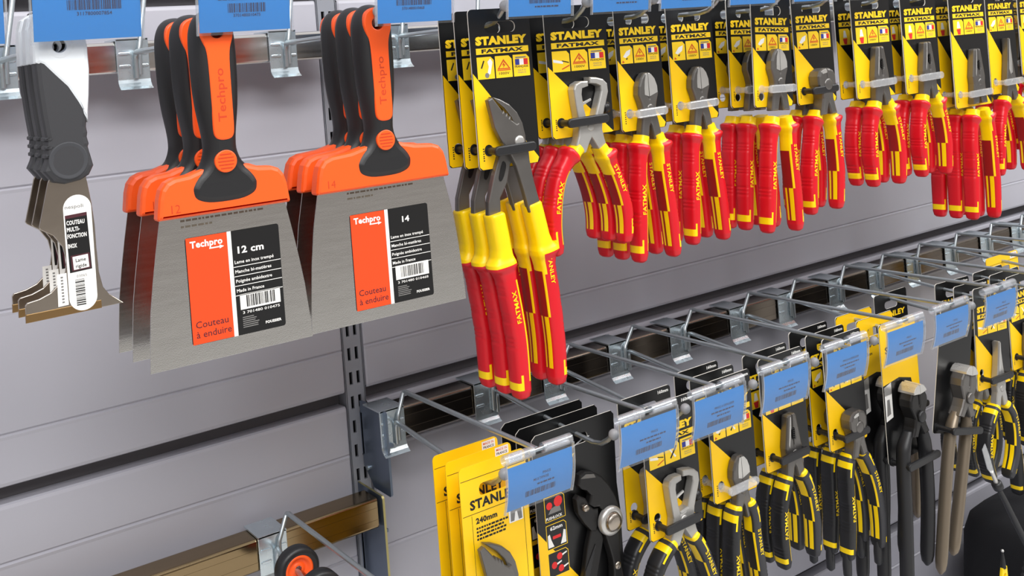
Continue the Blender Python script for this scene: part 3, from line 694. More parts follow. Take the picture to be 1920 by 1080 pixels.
def interp(tab, s):
    if s <= tab[0][0]: return tab[0][1:]
    for a, b in zip(tab, tab[1:]):
        if s <= b[0]:
            t = (s - a[0]) / (b[0] - a[0]); return tuple(p + (q - p) * t for p, q in zip(a[1:], b[1:]))
    return tab[-1][1:]
def handle(path, side, style, collar=9, yc=-5, fat=1.0, text=None):
    """insulated grip swept down a path in x-z.  side -1 left, +1 right"""
    mb = MB(Z0); P = cr(path, 10, False)
    S = [0]
    for a, b in zip(P, P[1:]): S.append(S[-1] + math.hypot(b[0] - a[0], b[1] - a[1]))
    L = S[-1]; c = collar
    if style == 'red':
        tab = [(0, 5.6, 5.6, 8.6), (c - 2, 6.2, 5.6, 9.2), (c, 9, 6, 9.8), (c + 2, 12.6, 7, 10.5), (c + 5, 12, 7, 10.5), (c + 9, 8.8, 6.4, 10), (c + 15, 7.2, 6, 9.6), (c + 30, 7, 6, 9.8), (L * .65, 7.4, 6.2, 10.2), (L - 8, 6.2, 6, 9.4), (L - 2.5, 5, 5, 7.8), (L - .6, 3.2, 3.2, 5.4), (L, .5, .5, 1)]
        if c > 30:      # long yellow sleeve that flares into the guard
            tab = [(0, 7.4, 7.4, 8.8), (1, 8.2, 8.2, 9.6), (c - 12, 8.4, 8.4, 9.6), (c - 5, 10, 9, 10), (c, 15.5, 10.4, 10.5), (c + 5, 16, 10.4, 10.5), (c + 9, 11, 9, 10.2), (c + 16, 8.6, 8, 9.8), (c + 60, 8.8, 8, 10), (L - 8, 8, 7.6, 9.4), (L - 2.5, 6.4, 6.2, 7.8), (L - .6, 4, 4, 5.4), (L, .5, .5, 1)]
    else:
        tab = [(0, 4.6, 4.6, 7.6), (1.2, 5.8, 5.8, 9), (9, 7.2, 6.4, 10), (18, 7.2, 6.4, 10.2), (L * .45, 6.8, 6.2, 9.8), (L * .7, 7, 6.4, 10), (L - 8, 6.2, 6, 9.4), (L - 2.5, 5, 5, 7.8), (L - .6, 3.2, 3.2, 5.4), (L, .5, .5, 1)]
    N = 124; ss = [L * i / N for i in range(N + 1)] + [L - .6]
    ss = sorted(set(ss + [c - .2, c + .2, L - 2.5]))
    def at(s):
        for i in range(len(S) - 1):
            if s <= S[i + 1] + 1e-6:
                t = (s - S[i]) / max(1e-6, S[i + 1] - S[i]); p = [P[i][q] + (P[i + 1][q] - P[i][q]) * t for q in (0, 1)]
                j0, j1 = max(0, i - 4), min(len(P) - 1, i + 5); d = Vector((P[j1][0] - P[j0][0], P[j1][1] - P[j0][1])).normalized()
                return p, d
    def sqr():
        pts = []
        for j in range(6): pts.append((-1 + j / 3, -1, 'F', j))
        for j in range(6): pts.append((1, -1 + j / 3, 'R', j))
        for j in range(6): pts.append((1 - j / 3, 1, 'B', j))
        for j in range(6): pts.append((-1, 1 - j / 3, 'L', j))
        return pts
    sq = sqr(); rg = []
    groups = [(c + 21, c + 31), (c + 46, c + 56), (c + 68, c + 80)] if L > 100 else [(c + 17, c + 27), (c + 40, c + 50), (c + 62, c + 70)]
    for s in ss:
        p, d = at(s); nx = Vector((-d.y, d.x));  nx = nx if nx.x > 0 else -nx
        wo, wi, dp = interp(tab, s); wo *= fat; wi *= fat; dp *= fat
        if style == 'red' or c >= 0:
            for g0, g1 in groups:
                if g0 < s < g1: wo -= .75 * (.5 + .5 * math.cos((s - g0) / (g1 - g0) * 6 * PI + PI))
        ring = []
        for a, b, f, j in sq:
            u = a * math.sqrt(1 - .32 * b * b); v = b * math.sqrt(1 - .32 * a * a)
            if style == 'red' and b < 0: v *= 1 + .22 * max(0, 1 - abs(s - c - 3.5) / 6.5)
            wv = (wo if (u * side) > 0 else wi)
            ring.append((p[0] + nx.x * u * wv, yc + v * dp, p[1] + nx.y * u * wv))
        rg.append(ring)
    def col(a, i):
        f, j = sq[i][2], sq[i][3]; s = (ss[a] + ss[min(a + 1, len(ss) - 1)]) / 2; t = s / L
        outer = f == ('R' if side > 0 else 'L'); inner = f == ('L' if side > 0 else 'R')
        if f in 'RL': jf = j if f == 'R' else 5 - j      # 0 at the front
        if f == 'F': jo = j if side < 0 else 5 - j; ji = 5 - jo     # jo 0 next to the outer face
        if style == 'red':
            if s < c + (3 if c > 30 else 0): return 'yellow_plastic'
            if inner:
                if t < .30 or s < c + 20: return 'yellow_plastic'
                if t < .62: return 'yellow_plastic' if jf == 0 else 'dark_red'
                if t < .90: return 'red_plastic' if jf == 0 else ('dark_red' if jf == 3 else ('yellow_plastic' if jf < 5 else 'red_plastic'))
                return 'red_plastic'
            if outer and L - 17 < s < L - 10: return 'yellow_plastic'
            if f == 'F' and jo <= 1 and L - 17 < s < L - 10: return 'yellow_plastic'
            if f == 'F' and jo == 1 and L - 24 < s < L - 10: return 'yellow_plastic'
            if f == 'F' and ji == 0 and side > 0 and s < c + 22: return 'yellow_plastic'
            if f == 'F' and ji == 0 and side < 0 and s > c + 18 and t < .9: return 'yellow_plastic'
            return 'red_plastic'
        else:
            K = 'black_rubber'
            if s < 4.2: return 'yellow_plastic'
            if s < 9: return 'grey_rubber'
            if inner:
                if s < 34: return 'yellow_plastic' if 0 < jf < 5 and s > 10 else K
                if t < .60: return 'yellow_plastic' if jf == 0 else ('yellow_plastic' if jf == 5 and t > .56 else K)
                if t < .90: return K if jf in (0, 3) else 'yellow_plastic'
                return K
            if outer and s < 16: return 'yellow_plastic'
            if f == 'F' and jo <= 1 and s < 16: return 'yellow_plastic'
            if f == 'F' and jo == 1 and s < 25: return 'yellow_plastic'
            if outer and L - 15 < s < L - 9: return 'yellow_plastic'
            if f == 'F' and jo <= 1 and L - 15 < s < L - 9: return 'yellow_plastic'
            if f == 'F' and ji == 0 and side < 0 and s > 34 and t < .9: return 'yellow_plastic'
            return 'grey_rubber' if f == 'F' and side > 0 else K
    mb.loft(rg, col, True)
    # lettering along the front edge
    word = text or ('FATMAX' if side < 0 else 'STANLEY')
    vs, fs, x0, x1, z0, z1 = text_geo(word, .02); _, _, _, _, h0, h1 = text_geo('H', .02)
    tl = 30 if L > 100 else 26; k = tl / (x1 - x0); hh = 4.6 / (h1 - h0)
    sm = L * (.50 if side < 0 else .36)
    out = []
    for a, b in vs:
        dd = (a - (x0 + x1) / 2) * k; hgt = (b - h0) * hh - 2.3
        s = min(max(sm - dd if side < 0 else sm + dd, 0), L); p, d = at(s); nx = Vector((-d.y, d.x)); nx = nx if nx.x > 0 else -nx
        wo, wi, dp = interp(tab, s)
        u = hgt if side > 0 else -hgt
        uu = -u if side < 0 else u
        un = (hgt if side < 0 else hgt)
        q = -un if side < 0 else un
        ux = q * (1 if side < 0 else 1) + side * .4
        sq_ = min(1, abs(ux) / (6.2 * fat)); dep = dp * fat * math.sqrt(1 - .32 * sq_ * sq_)
        out.append((p[0] + nx.x * ux, yc - dep - .28, p[1] + nx.y * ux))
    mb.add(out, fs, 'yellow_plastic')
    return mb

# --- heads: front outlines of the two jaws, drawn about the hook line
def jaw(out, yc, th, m, bev, extra=None):
    mb = MB(Z0); mb.plate(out, yc, th, m, bev)
    if extra: extra(mb)
    return mb
def bolt(x, z, r, yf, m='steel'):
    mb = MB(Z0); mb.lathe([(.05, yf - 1.2), (r * .6, yf - 1.1), (r * .85, yf - .7), (r, yf), (r, yf + 2)], (x, z), m, 20); return mb
def head(kind, metal, dz=0):
    o = lambda p: [(x, z + dz) for x, z in p]
    P = []
    if kind == 'dia':
        L = [(.2, -29.5), (-4, -30), (-9, -35), (-12.6, -43), (-13.6, -52), (-10.6, -60), (-8.6, -68), (-12, -82), (-15, -98), (-4.5, -98), (-1.5, -84), (4.5, -74), (4, -62), (.2, -56)]
        R = mirror(L)
        P.append(('jaw', jaw(o(L), -6.0, 10.5, metal, 2.2, lambda m: m.flat(o([(-.4, -31), (-3.0, -31.4), (-5.2, -38), (-6.2, -46), (-6.4, -52), (-.6, -54)]), -11.5, 'steel'))))
        P.append(('jaw', jaw(o(R), -5.6, 10.5, metal, 2.2, lambda m: m.flat(o([(.4, -31), (4.4, -31.6), (8.8, -36.5), (11.6, -44), (11.8, -50.5), (.6, -54)]), -11.1, 'steel'))))
        P.append(('pivot', bolt(0, -66 + dz, 4.6, -11.4, 'gunmetal')))
    elif kind == 'com':
        L = [(-.4, -26), (-6, -26), (-7.4, -28), (-10.6, -46), (-13.6, -62), (-12.6, -72), (-14, -84), (-16, -98), (-5, -98), (-2, -86), (4.5, -76), (4, -66), (-.3, -60), (-.3, -54), (-2.6, -51), (-2.6, -44), (-.3, -41)]
        P.append(('jaw', jaw(o(L), -6.2, 11.5, metal, 2.6, lambda m: m.flat(o([(-3.2, -27.6), (-4.6, -27.6), (-9.6, -58), (-8.6, -62), (-5.2, -46)]), -12.1, 'steel'))))
        P.append(('jaw', jaw(o(mirror(L)), -5.8, 11.5, metal, 2.6)))
        tm = MB(Z0)
        for k in range(6): tm.box(-2.4, 2.4, -11.8, -6, -41 - k * 2.2 + dz - 1.4, -41 - k * 2.2 + dz - .4, 'gunmetal_dark')
        P.append(('serration', tm)); P.append(('pivot', bolt(0, -70 + dz, 5, -11.8, metal)))
    elif kind == 'lnose':
        L = [(-.3, -32), (-2.2, -32), (-3.4, -44), (-6.2, -64), (-9.6, -80), (-11.4, -90), (-10.4, -98), (-13, -108), (-15, -118), (-5, -118), (-2, -106), (4, -98), (3.6, -88), (-.3, -82)]
        P.append(('jaw', jaw(o(L), -6.2, 10.5, metal, 1.8, lambda m: m.flat(o([(-.5, -33), (-1.6, -33), (-6.5, -74), (-3, -82), (-.6, -80)]), -11.6, 'steel'))))
        P.append(('jaw', jaw(o(mirror(L)), -5.8, 10.5, metal, 1.8, lambda m: m.flat(o([(.5, -33), (1.2, -33), (3, -62), (2.4, -80), (.6, -80)]), -11.2, 'steel'))))
        P.append(('pivot', bolt(0, -94 + dz, 4.6, -11.6, metal)))
    elif kind == 'end':
        L = [(.2, -45), (-6, -45.4), (-12, -48), (-15.6, -54), (-15, -64), (-10, -72), (-9.4, -80), (-12, -90), (-14.5, -99), (-4.5, -99), (-1, -88), (5, -78), (5, -66), (.2, -60)]
        P.append(('jaw', jaw(o(L), -9.2, 17, metal, 3, lambda m: m.flat(o([(-1, -46.6), (-5.8, -47), (-10.5, -49.4), (-9, -51.5), (-1, -50.4)]), -17.9, 'steel'))))
        P.append(('jaw', jaw(o(mirror(L)), -8.8, 17, metal, 3)))
        P.append(('pivot', bolt(0, -64 + dz, 7, -18, metal)))
    elif kind == 'strip':
        L = [(1.2, -31.8), (-8, -31.4), (-14.6, -34), (-17, -39), (-15.6, -54), (-13.4, -72), (-15.6, -84), (-19, -92), (-16, -101), (-7.6, -100), (-2, -90), (5.6, -80), (5, -68), (-3.4, -70), (-6.2, -58), (-7.6, -44), (-6.4, -38.6), (1.2, -37)]
        R = [(3.8, -28.4), (12, -29.2), (20.4, -31.4), (25.4, -36), (26, -44), (21.6, -56), (16.6, -68), (14.8, -80), (17, -90), (19.4, -97), (10.4, -101), (3.6, -90), (-3.6, -80), (-3.4, -68), (7.6, -66), (12.6, -54), (17, -43), (17, -38), (12, -35.6), (3.8, -34.4)]
        P.append(('jaw', jaw(o(L), -6.5, 11, 'cast_steel', 1.6))); P.append(('jaw', jaw(o(R), -6.1, 11, 'cast_steel', 1.6)))
        sc = MB(Z0); sc.cyl((13, -7, -60 + dz), (25, -7, -59 + dz), 2.2, 'gunmetal_dark', 10)
        sc.tube([(20, -7, -60 + dz), (20.1, -7, -60 + dz), (27, -7, -59.5 + dz), (27.1, -7, -59.5 + dz)], [2, 5.6, 5.6, 2], 'gunmetal_dark', 14)
        P.append(('adjusting_screw', sc)); P.append(('pivot', bolt(0, -76 + dz, 4.4, -12, 'cast_steel')))
        bl = MB(Z0); bl.plate(o([(-5, -52), (5, -49), (5.6, -51), (-5, -55)]), -8, 2, 'steel', .3); P.append(('stripping_blade', bl))
    elif kind == 'pump':
        A = [(-26.8, -40), (-22, -38), (-18, -43), (-13.6, -49), (-12, -52), (-10.4, -50.4), (-8.6, -54.6), (-7, -53), (-5.4, -57.4), (-4, -55.8), (-2.6, -60), (2.6, -64), (5.6, -63), (9, -74), (13.6, -84), (14, -98), (17, -118), (23.4, -144), (9.6, -146), (4, -122), (-1.6, -101.5), (-8, -88), (-14.4, -79.6), (-21.6, -65)]
        B = [(-19, -37.6), (-10, -40.4), (0, -46), (8, -54), (13, -64), (15.4, -76), (14.6, -88), (6, -96), (-4, -100), (-9, -116), (-18, -129), (-19, -151), (-32.6, -149), (-31, -131), (-23, -108), (-15, -90), (-5, -84), (5, -78), (5, -68), (1, -58), (-6, -49), (-13, -43)]
        P.append(('jaw', jaw(o(A), -9.0, 6.5, 'gunmetal', 1.2))); P.append(('jaw', jaw(o(B), -3.6, 6.5, 'gunmetal', 1.2)))
        sl = MB(Z0); sl.plate(o(cr([(-13, -97), (-9.5, -100), (-13, -110), (-16.6, -114), (-18, -110)], 3)), -7, 1.2, 'gunmetal_dark', .2); P.append(('slot', sl))
        P.append(('pivot', bolt(4, -80 + dz, 5.4, -12.6, 'steel')))
    return P

PATHS = {
    'dia': ([(-9.5, -93), (-14.5, -110), (-18, -130), (-20.5, -157), (-22.5, -185), (-25, -219)], [(10, -93), (14.5, -112), (15, -130), (17.5, -157), (20, -185), (22, -221)]),
    'com': ([(-11, -93), (-20, -112), (-25.5, -130), (-27.5, -158), (-25, -194)], [(11, -93), (20, -112), (25, -130), (27.5, -158), (25, -197)]),
    'long': ([(-11, -121), (-19, -140), (-23.5, -162), (-25, -190), (-27.5, -220), (-31, -262)], [(11, -121), (19, -142), (21.5, -168), (21.5, -198), (21.5, -226), (19, -267)]),
    'end': ([(-10, -95), (-19, -112), (-24.5, -132), (-29.5, -155), (-33, -185), (-33, -212)], [(10, -95), (16, -114), (17.5, -136), (17.5, -170), (13, -212)]),
    'endlow': ([(-9.5, -98), (-16, -116), (-18, -140), (-19, -172), (-25, -219)], [(10, -98), (24, -124), (33, -152), (36.5, -188), (34, -224)]),
    'lnose': ([(-11, -114), (-24, -130), (-33, -153), (-38, -185), (-41, -218)], [(11, -114), (23, -130), (31, -155), (34.5, -187), (33, -220)]),
    'bow': ([(-10, -116), (-26, -134), (-37, -160), (-36, -188), (-26, -214)], [(10, -116), (25, -134), (31, -160), (27, -190), (12, -218)]),
    'strip': ([(-13, -95), (-28, -106), (-39.5, -120), (-47, -142), (-50, -167), (-48.5, -193)], [(13, -96), (21, -110), (28.5, -126), (36, -150), (38.5, -171), (36.5, -195)]),
    'pump': ([(-25.5, -142), (-22.5, -164), (-20.5, -184), (-17.5, -206), (-13.5, -235), (-11, -266), (-11, -312)], [(16, -138), (20.5, -160), (24, -180), (27, -206), (29.5, -240), (31, -272), (30, -309)]),
}
def carded(kind, cardw, zbot, style, label, path=None, icons=2, strap_m='clear_strap', dz=0, upper=True, mm=False, strap_z=None, metal='gunmetal', xo=0, name=None, collar=9):
    nm = {'dia': 'diagonal_cutters', 'com': 'combination_pliers', 'long': 'combination_pliers', 'lnose': 'long_nose_pliers', 'end': 'end_cutters', 'strip': 'wire_strippers', 'pump': 'water_pump_pliers'}[kind]
    t = thing(nm, label, 'pliers')
    card(cardw, zbot, upper, icons, mm, xo).obj('backing_card', t)
    hk = 'com' if kind == 'long' else kind
    for part, mb in head(hk, metal, dz): mb.obj(part, t)
    pl, pr = PATHS[path or kind]
    for side, p in ((-1, pl), (1, pr)):
        h = handle([(x, z + 0) for x, z in p], side, style, collar).obj('handle', t)
    sz = strap_z if strap_z is not None else (-70 if zbot > -100 else zbot + 18)
    strap(cardw, sz, strap_m, xo).obj('tie_strap', t)
    return t
def stack(t, X, ys, labels, ztop, group, rot=0, jit=0):
    f = sca(X); r = random.Random(int(X))
    for i, y in enumerate(ys):
        q = (0, (rot if i == 0 else rot * .6) + (r.uniform(-jit, jit) if i else 0), 0)
        if i == 0:
            t.location = place(X, y, ztop); t.scale = (f,) * 3; t.rotation_euler = q; t['label'] = labels[0]; t['group'] = group
        else: dup(t, place(X, y, ztop), labels[i], group, f, q)
def names(what, where, n):
    return [('frontmost %s %s', 'middle %s of the three %s', 'rearmost %s of the three %s')[i] % (what, where) for i in range(3)][:n] if n == 3 else [('front %s %s', 'rear %s behind the first one %s')[i] % (what, where) for i in range(2)]
G = 'red and yellow insulated pliers on cards'
R_ = math.radians
t = carded('pump', 68, -103, 'red', 'x', icons=0, strap_m='black_rubber', strap_z=-86, collar=44)
stack(t, 553, (792, 816, 843), ['frontmost red and yellow water pump pliers, on the tallest card', 'middle red and yellow water pump pliers, half hidden behind the first', 'rearmost red and yellow water pump pliers, touching the edge of the filling knife'], 42, G)
t = carded('strip', 77, -85, 'red', 'x', icons=1, strap_m='black_rubber')
stack(t, 646, (797, 820, 843), names('red and yellow wire strippers', 'with bowed handles', 3), 42, G)
dia = carded('dia', 61, -88, 'red', 'x', icons=2)
stack(dia, 730, (802, 828, 853), names('red diagonal cutters', 'right of the wire strippers', 3), 42, G)
t = carded('dia', 69, -88, 'red', 'x', icons=2)
stack(t, 824, (821, 847), names('red diagonal cutters', 'on the second cutter hook', 2), 42, G)
t = carded('dia', 64, -82, 'red', 'x', icons=2, dz=12, strap_z=-62)
stack(t, 921, (790, 826.5, 850), names('red diagonal cutters', 'beside the end cutters', 3), 42, G, R_(3.0))
t = carded('end', 70, -86, 'red', 'x', icons=2, strap_m='black_rubber')
stack(t, 1007, (804, 830), names('red end cutters with a black strap', 'on the upper row', 2), 42, G)
com = carded('com', 76, -88, 'red', 'x', icons=3)
stack(com, 1107, (795, 819), names('red combination pliers', 'right of the end cutters', 2), 42, G)
t = carded('com', 75, -90, 'red', 'x', icons=3, path=None)
stack(t, 1200, (791, 815), names('red combination pliers', 'left of the low hanging card', 2), 42, G)
t = carded('long', 84, -117, 'red', 'x', icons=3, dz=-15)
stack(t, 1300, (785, 808, 831.5), names('long red combination pliers', 'on the low hanging card', 3), 42, G)
t = carded('lnose', 71, -108, 'red', 'x', icons=2, strap_z=-92)
stack(t, 1405, (800, 826), names('red long nose pliers', 'near the right edge', 2), 42, G)
t = carded('com', 70, -88, 'red', 'x', icons=3)
stack(t, 1487, (800, 826), names('red carded pliers', 'cut off by the right edge', 2), 42, G)

# ------------------------------------------------------------------ lower row of goods (card tops at -364 mm)
LZ = -364
GL = 'black and yellow pliers on cards'
# yellow cards with slip joint pliers
def yellow_card():
    mb = MB(Z0); slot = rrect(-16, 16, 13, 24, 4)
    mb.plate(rrect(-36, 36, -215, 42, 4.5), 0, 1.0, 'card_yellow', 0, [slot], 'card_yellow')
    y = -.62
    for z in (30, -1): mb.flat([(-35, z), (35, z), (35, z + .5), (-35, z + .5)], y, 'ink_black')
    mb.flat([(-26, -2), (-25.6, -2), (-25.6, -214), (-26, -214)], y, 'ink_black'); mb.flat([(30, -2), (30.4, -2), (30.4, -214), (30, -214)], y, 'ink_black')
    mb.text('STANLEY', -27, 2.8, 8.6, y, 'ink_black', 52, .04)
    mb.text('240mm', -22, -10.5, 5.2, y, 'ink_black', 23, .045)
    r = random.Random(4)
    for k, wd in enumerate((32, 30, 30, 29)):
        x = -22
        while x < -22 + wd:
            q = r.uniform(1.4, 4); mb.flat([(x, -15.5 - 3.2 * k), (x + q, -15.5 - 3.2 * k), (x + q, -13.7 - 3.2 * k), (x, -13.7 - 3.2 * k)], y, 'ink_black'); x += q + .7
    mb.flat([(13.5, -21), (29, -21), (29, -3), (13.5, -3)], y, 'label_white')
    mb.flat([(15, -20), (19, -20), (20.6, -12), (22.6, -12), (24, -20), (28, -20), (27.4, -7), (25, -4), (18, -4), (15.6, -7)], y - .05, 'ink_grey')
    mb.flat([(17.5, -8.2), (25.5, -8.2), (25.5, -7), (17.5, -7)], y - .1, 'ink_black')
    mb.flat([(18, 32), (33, 32), (33, 40.5), (18, 40.5)], y, 'label_white')
    mb.text('MADE IN', 25.5, 37, 2.2, y - .05, 'print_red', 12, .01, 0, 'C'); mb.text('FRANCE', 25.5, 33.4, 2.4, y - .05, 'ink_black', 12, .02, 0, 'C')
    return mb
t = thing('slip_joint_pliers', 'x', 'pliers'); yellow_card().obj('backing_card', t)
for part, mb in head('pump', 'gunmetal', 11): mb.obj(part, t)
for side, p in ((-1, PATHS['pump'][0]), (1, PATHS['pump'][1])): handle([(x, z + 12) for x, z in p], side, 'blk').obj('handle', t)
strap(72, -88, 'black_rubber', 0, -30, 30).obj('tie_strap', t)
stack(t, 514, (801, 823, 845), ['frontmost yellow card with grey slip joint pliers, lettering 240mm', 'middle yellow card of the three with grey slip joint pliers', 'rearmost yellow card of the three, its white corner print showing'], LZ + 2, 'yellow carded slip joint pliers')

# black cards with push button pliers
def push_pliers():
    t = thing('push_button_pliers', 'x', 'pliers'); mb = MB(Z0)
    slot = rrect(-14, 14, 20, 30, 4.5)
    mb.plate([(-57, -190), (47, -190), (49, -60), (47, -32), (49.5, 38), (46, 42), (-50, 42), (-55, 38)], 0, 1.0, 'card_black', 0, [slot], 'card_edge')
    y = -.62
    mb.flat([(-56, -50), (-10, -108), (30, -160), (30, -189), (-56, -189)], y, 'card_yellow')
    mb.text('STANLEY', -50, 6, 7, y, 'print_yellow', 46, .06)
    for k in range(3):
        z1 = -20 - 27 * k; z0_ = z1 - 24
        fr = [(-46, z0_), (-21, z0_), (-21, z1 - 3), (-24, z1), (-46, z1)]
        mb.flat(fr, y - .05, 'print_yellow'); mb.flat(inset(ccw(fr), .6), y - .1, 'card_black')
        if k == 0:
            mb.flat(circ(-40, z1 - 9, 3.6, 12), y - .15, 'flag_red'); mb.flat(circ(-29, z1 - 7, 5.2, 12), y - .15, 'flag_red'); mb.flat([(-42, z1 - 17), (-26, z1 - 17), (-28, z1 - 10), (-38, z1 - 12)], y - .14, 'ink_grey')
            mb.text('PUSHLOCK', -45, z0_ + 1.6, 2.8, y - .15, 'label_white', 20, .03)
        elif k == 1:
            mb.text('62mm', -33.5, z1 - 6, 3.6, y - .15, 'label_white', 15, .03, 0, 'C')
            for sg in (-1, 1): mb.flat([(-33.5 + sg * 11, z0_ + 2), (-33.5 + sg * 4, z0_ + 2), (-33.5 + sg * 7, z0_ + 9), (-33.5 + sg * 8.5, z0_ + 15), (-33.5 + sg * 11, z0_ + 14)], y - .15, 'label_white')
            mb.flat([(-38.5, z0_ + 9), (-28.5, z0_ + 9), (-28.5, z0_ + 12), (-38.5, z0_ + 12)], y - .15, 'flag_red')
        else:
            for a, b in ((-32, 6), (-39, 13), (-31, 18)):
                mb.flat(circ(a, z1 - b, 3.4, 12), y - .15, 'flag_red'); mb.flat([(a + 2, z1 - b - 1), (a + 9, z1 - b + 1), (a + 9, z1 - b + 2.4), (a + 2, z1 - b + 1)], y - .14, 'label_white')
    mb.obj('backing_card', t)
    up = [(-12, -14), (-9, -5), (-2, -3.5), (8, -6), (18, -13), (27, -24), (34, -37), (38, -50), (37, -62), (33, -72), (24, -76), (14, -70), (13, -60), (18, -50), (12, -42), (6, -41), (0, -36), (3, -28), (-2, -22), (-8, -19)]
    jaw(up, -9, 9, 'gunmetal_dark', 1.8, lambda m: m.flat([(-9, -8), (-2, -5.5), (8, -8), (10, -12), (0, -10)], -13.6, 'gunmetal')).obj('jaw', t)
    lo = [(-14, -28), (-10, -25), (-2, -30), (2, -37), (7, -43), (13, -44), (12, -58), (8, -66), (2, -64), (-6, -54), (-13, -42)]
    jaw(lo, -7, 8, 'gunmetal_dark', 1.6).obj('jaw', t)
    mb = MB(Z0); mb.plate([(4, -60), (14, -64), (18, -76), (6, -112), (-4, -150), (-20, -150), (-12, -110), (-4, -80)], -6, 7, 'gunmetal_dark', 1.4); rk = mb.obj('rack_arm', t)
    mb = MB(Z0)
    mb.plate([(6, -78)] + [p for k in range(9) for p in ((4.6 - k * 2.1 + 1.5, -81 - k * 5.5), (4.6 - k * 2.1 - .6, -83.5 - k * 5.5))] + [(-15, -128), (-9, -100)], -9.8, 1.2, 'black_rubber', .2); mb.obj('rack_teeth', rk)
    mb = MB(Z0); mb.plate(cr([(15, -64), (24, -70), (34, -66), (35, -80), (34, -100), (37, -130), (36, -175), (22, -175), (22, -130), (24, -104), (20, -84)], 3), -9, 10, 'gunmetal_dark', 1.8); mb.obj('arm', t)
    mb = MB(Z0); mb.lathe([(14.5, -12), (14.5, -15.5), (13.2, -17.6), (10.4, -18.4), (9.4, -18.2), (9.2, -16.6), (9, -16.6), (9, -20.4), (8.2, -21.8), (5, -22.6), (.05, -22.8)], (24, -59), ['steel'] * 6 + ['stainless_warm'] * 4, 36); mb.obj('push_button', t)
    for x, z, r in ((-5, -38, 3.6), (29.5, -106, 4)):
        mb = MB(Z0); mb.lathe([(.05, -15.2), (r * .8, -15), (r, -14), (r, -10)], (x, z), 'stainless_warm', 18); mb.obj('rivet', t)
    mb = MB(Z0); mb.tube([(10, -8, 28), (2, -6, 26), (-10, -4, 20), (-22, -3, 16)], .7, 'sleeve_tube', 6); mb.obj('security_thread', t)
    return t
t = push_pliers()
stack(t, 638, (836, 862, 887), ['frontmost black push button pliers, silver button in view', 'middle black card behind the first push button pliers', 'rearmost black card of the push button pliers'], LZ - 7, 'black push button pliers')

t = carded('strip', 74, -92, 'blk', 'x', icons=1, strap_m='black_rubber', upper=False, mm=True, strap_z=-78)
stack(t, 730, (800, 835), names('black and yellow wire strippers', 'of the lower row', 2), LZ, GL)
t = carded('dia', 68, -88, 'blk', 'x', icons=2, upper=False, mm=True, dz=-12, strap_z=-72)
stack(t, 827, (808, 831.5, 855), names('black and yellow diagonal cutters', 'under a clear strap', 3), LZ, GL)
t = carded('com', 75, -86, 'blk', 'x', icons=3, upper=False, mm=True, strap_m='black_rubber')
stack(t, 925, (819, 842), names('black and yellow combination pliers', 'right of the diagonal cutters', 2), LZ, GL)
t = carded('end', 72, -91, 'blk', 'x', icons=2, upper=False, mm=True, strap_m='black_rubber', path='endlow', dz=-2, strap_z=-74)
for sx_ in ((-26, -214), (33, -219)):
    mb = MB(Z0); mb.tube([(sx_[0], -5, sx_[1] + 4), (sx_[0] - 1, -5, sx_[1] - 10), (sx_[0] - 1.5, -5, sx_[1] - 22), (sx_[0] - 1.6, -5, sx_[1] - 25)], [5, 5.4, 5, 2], 'black_rubber', 12); mb.obj('grip_tip', t)
stack(t, 1030, (815, 839, 864), names('black and yellow end cutters', 'of the lower row', 3), LZ, GL)

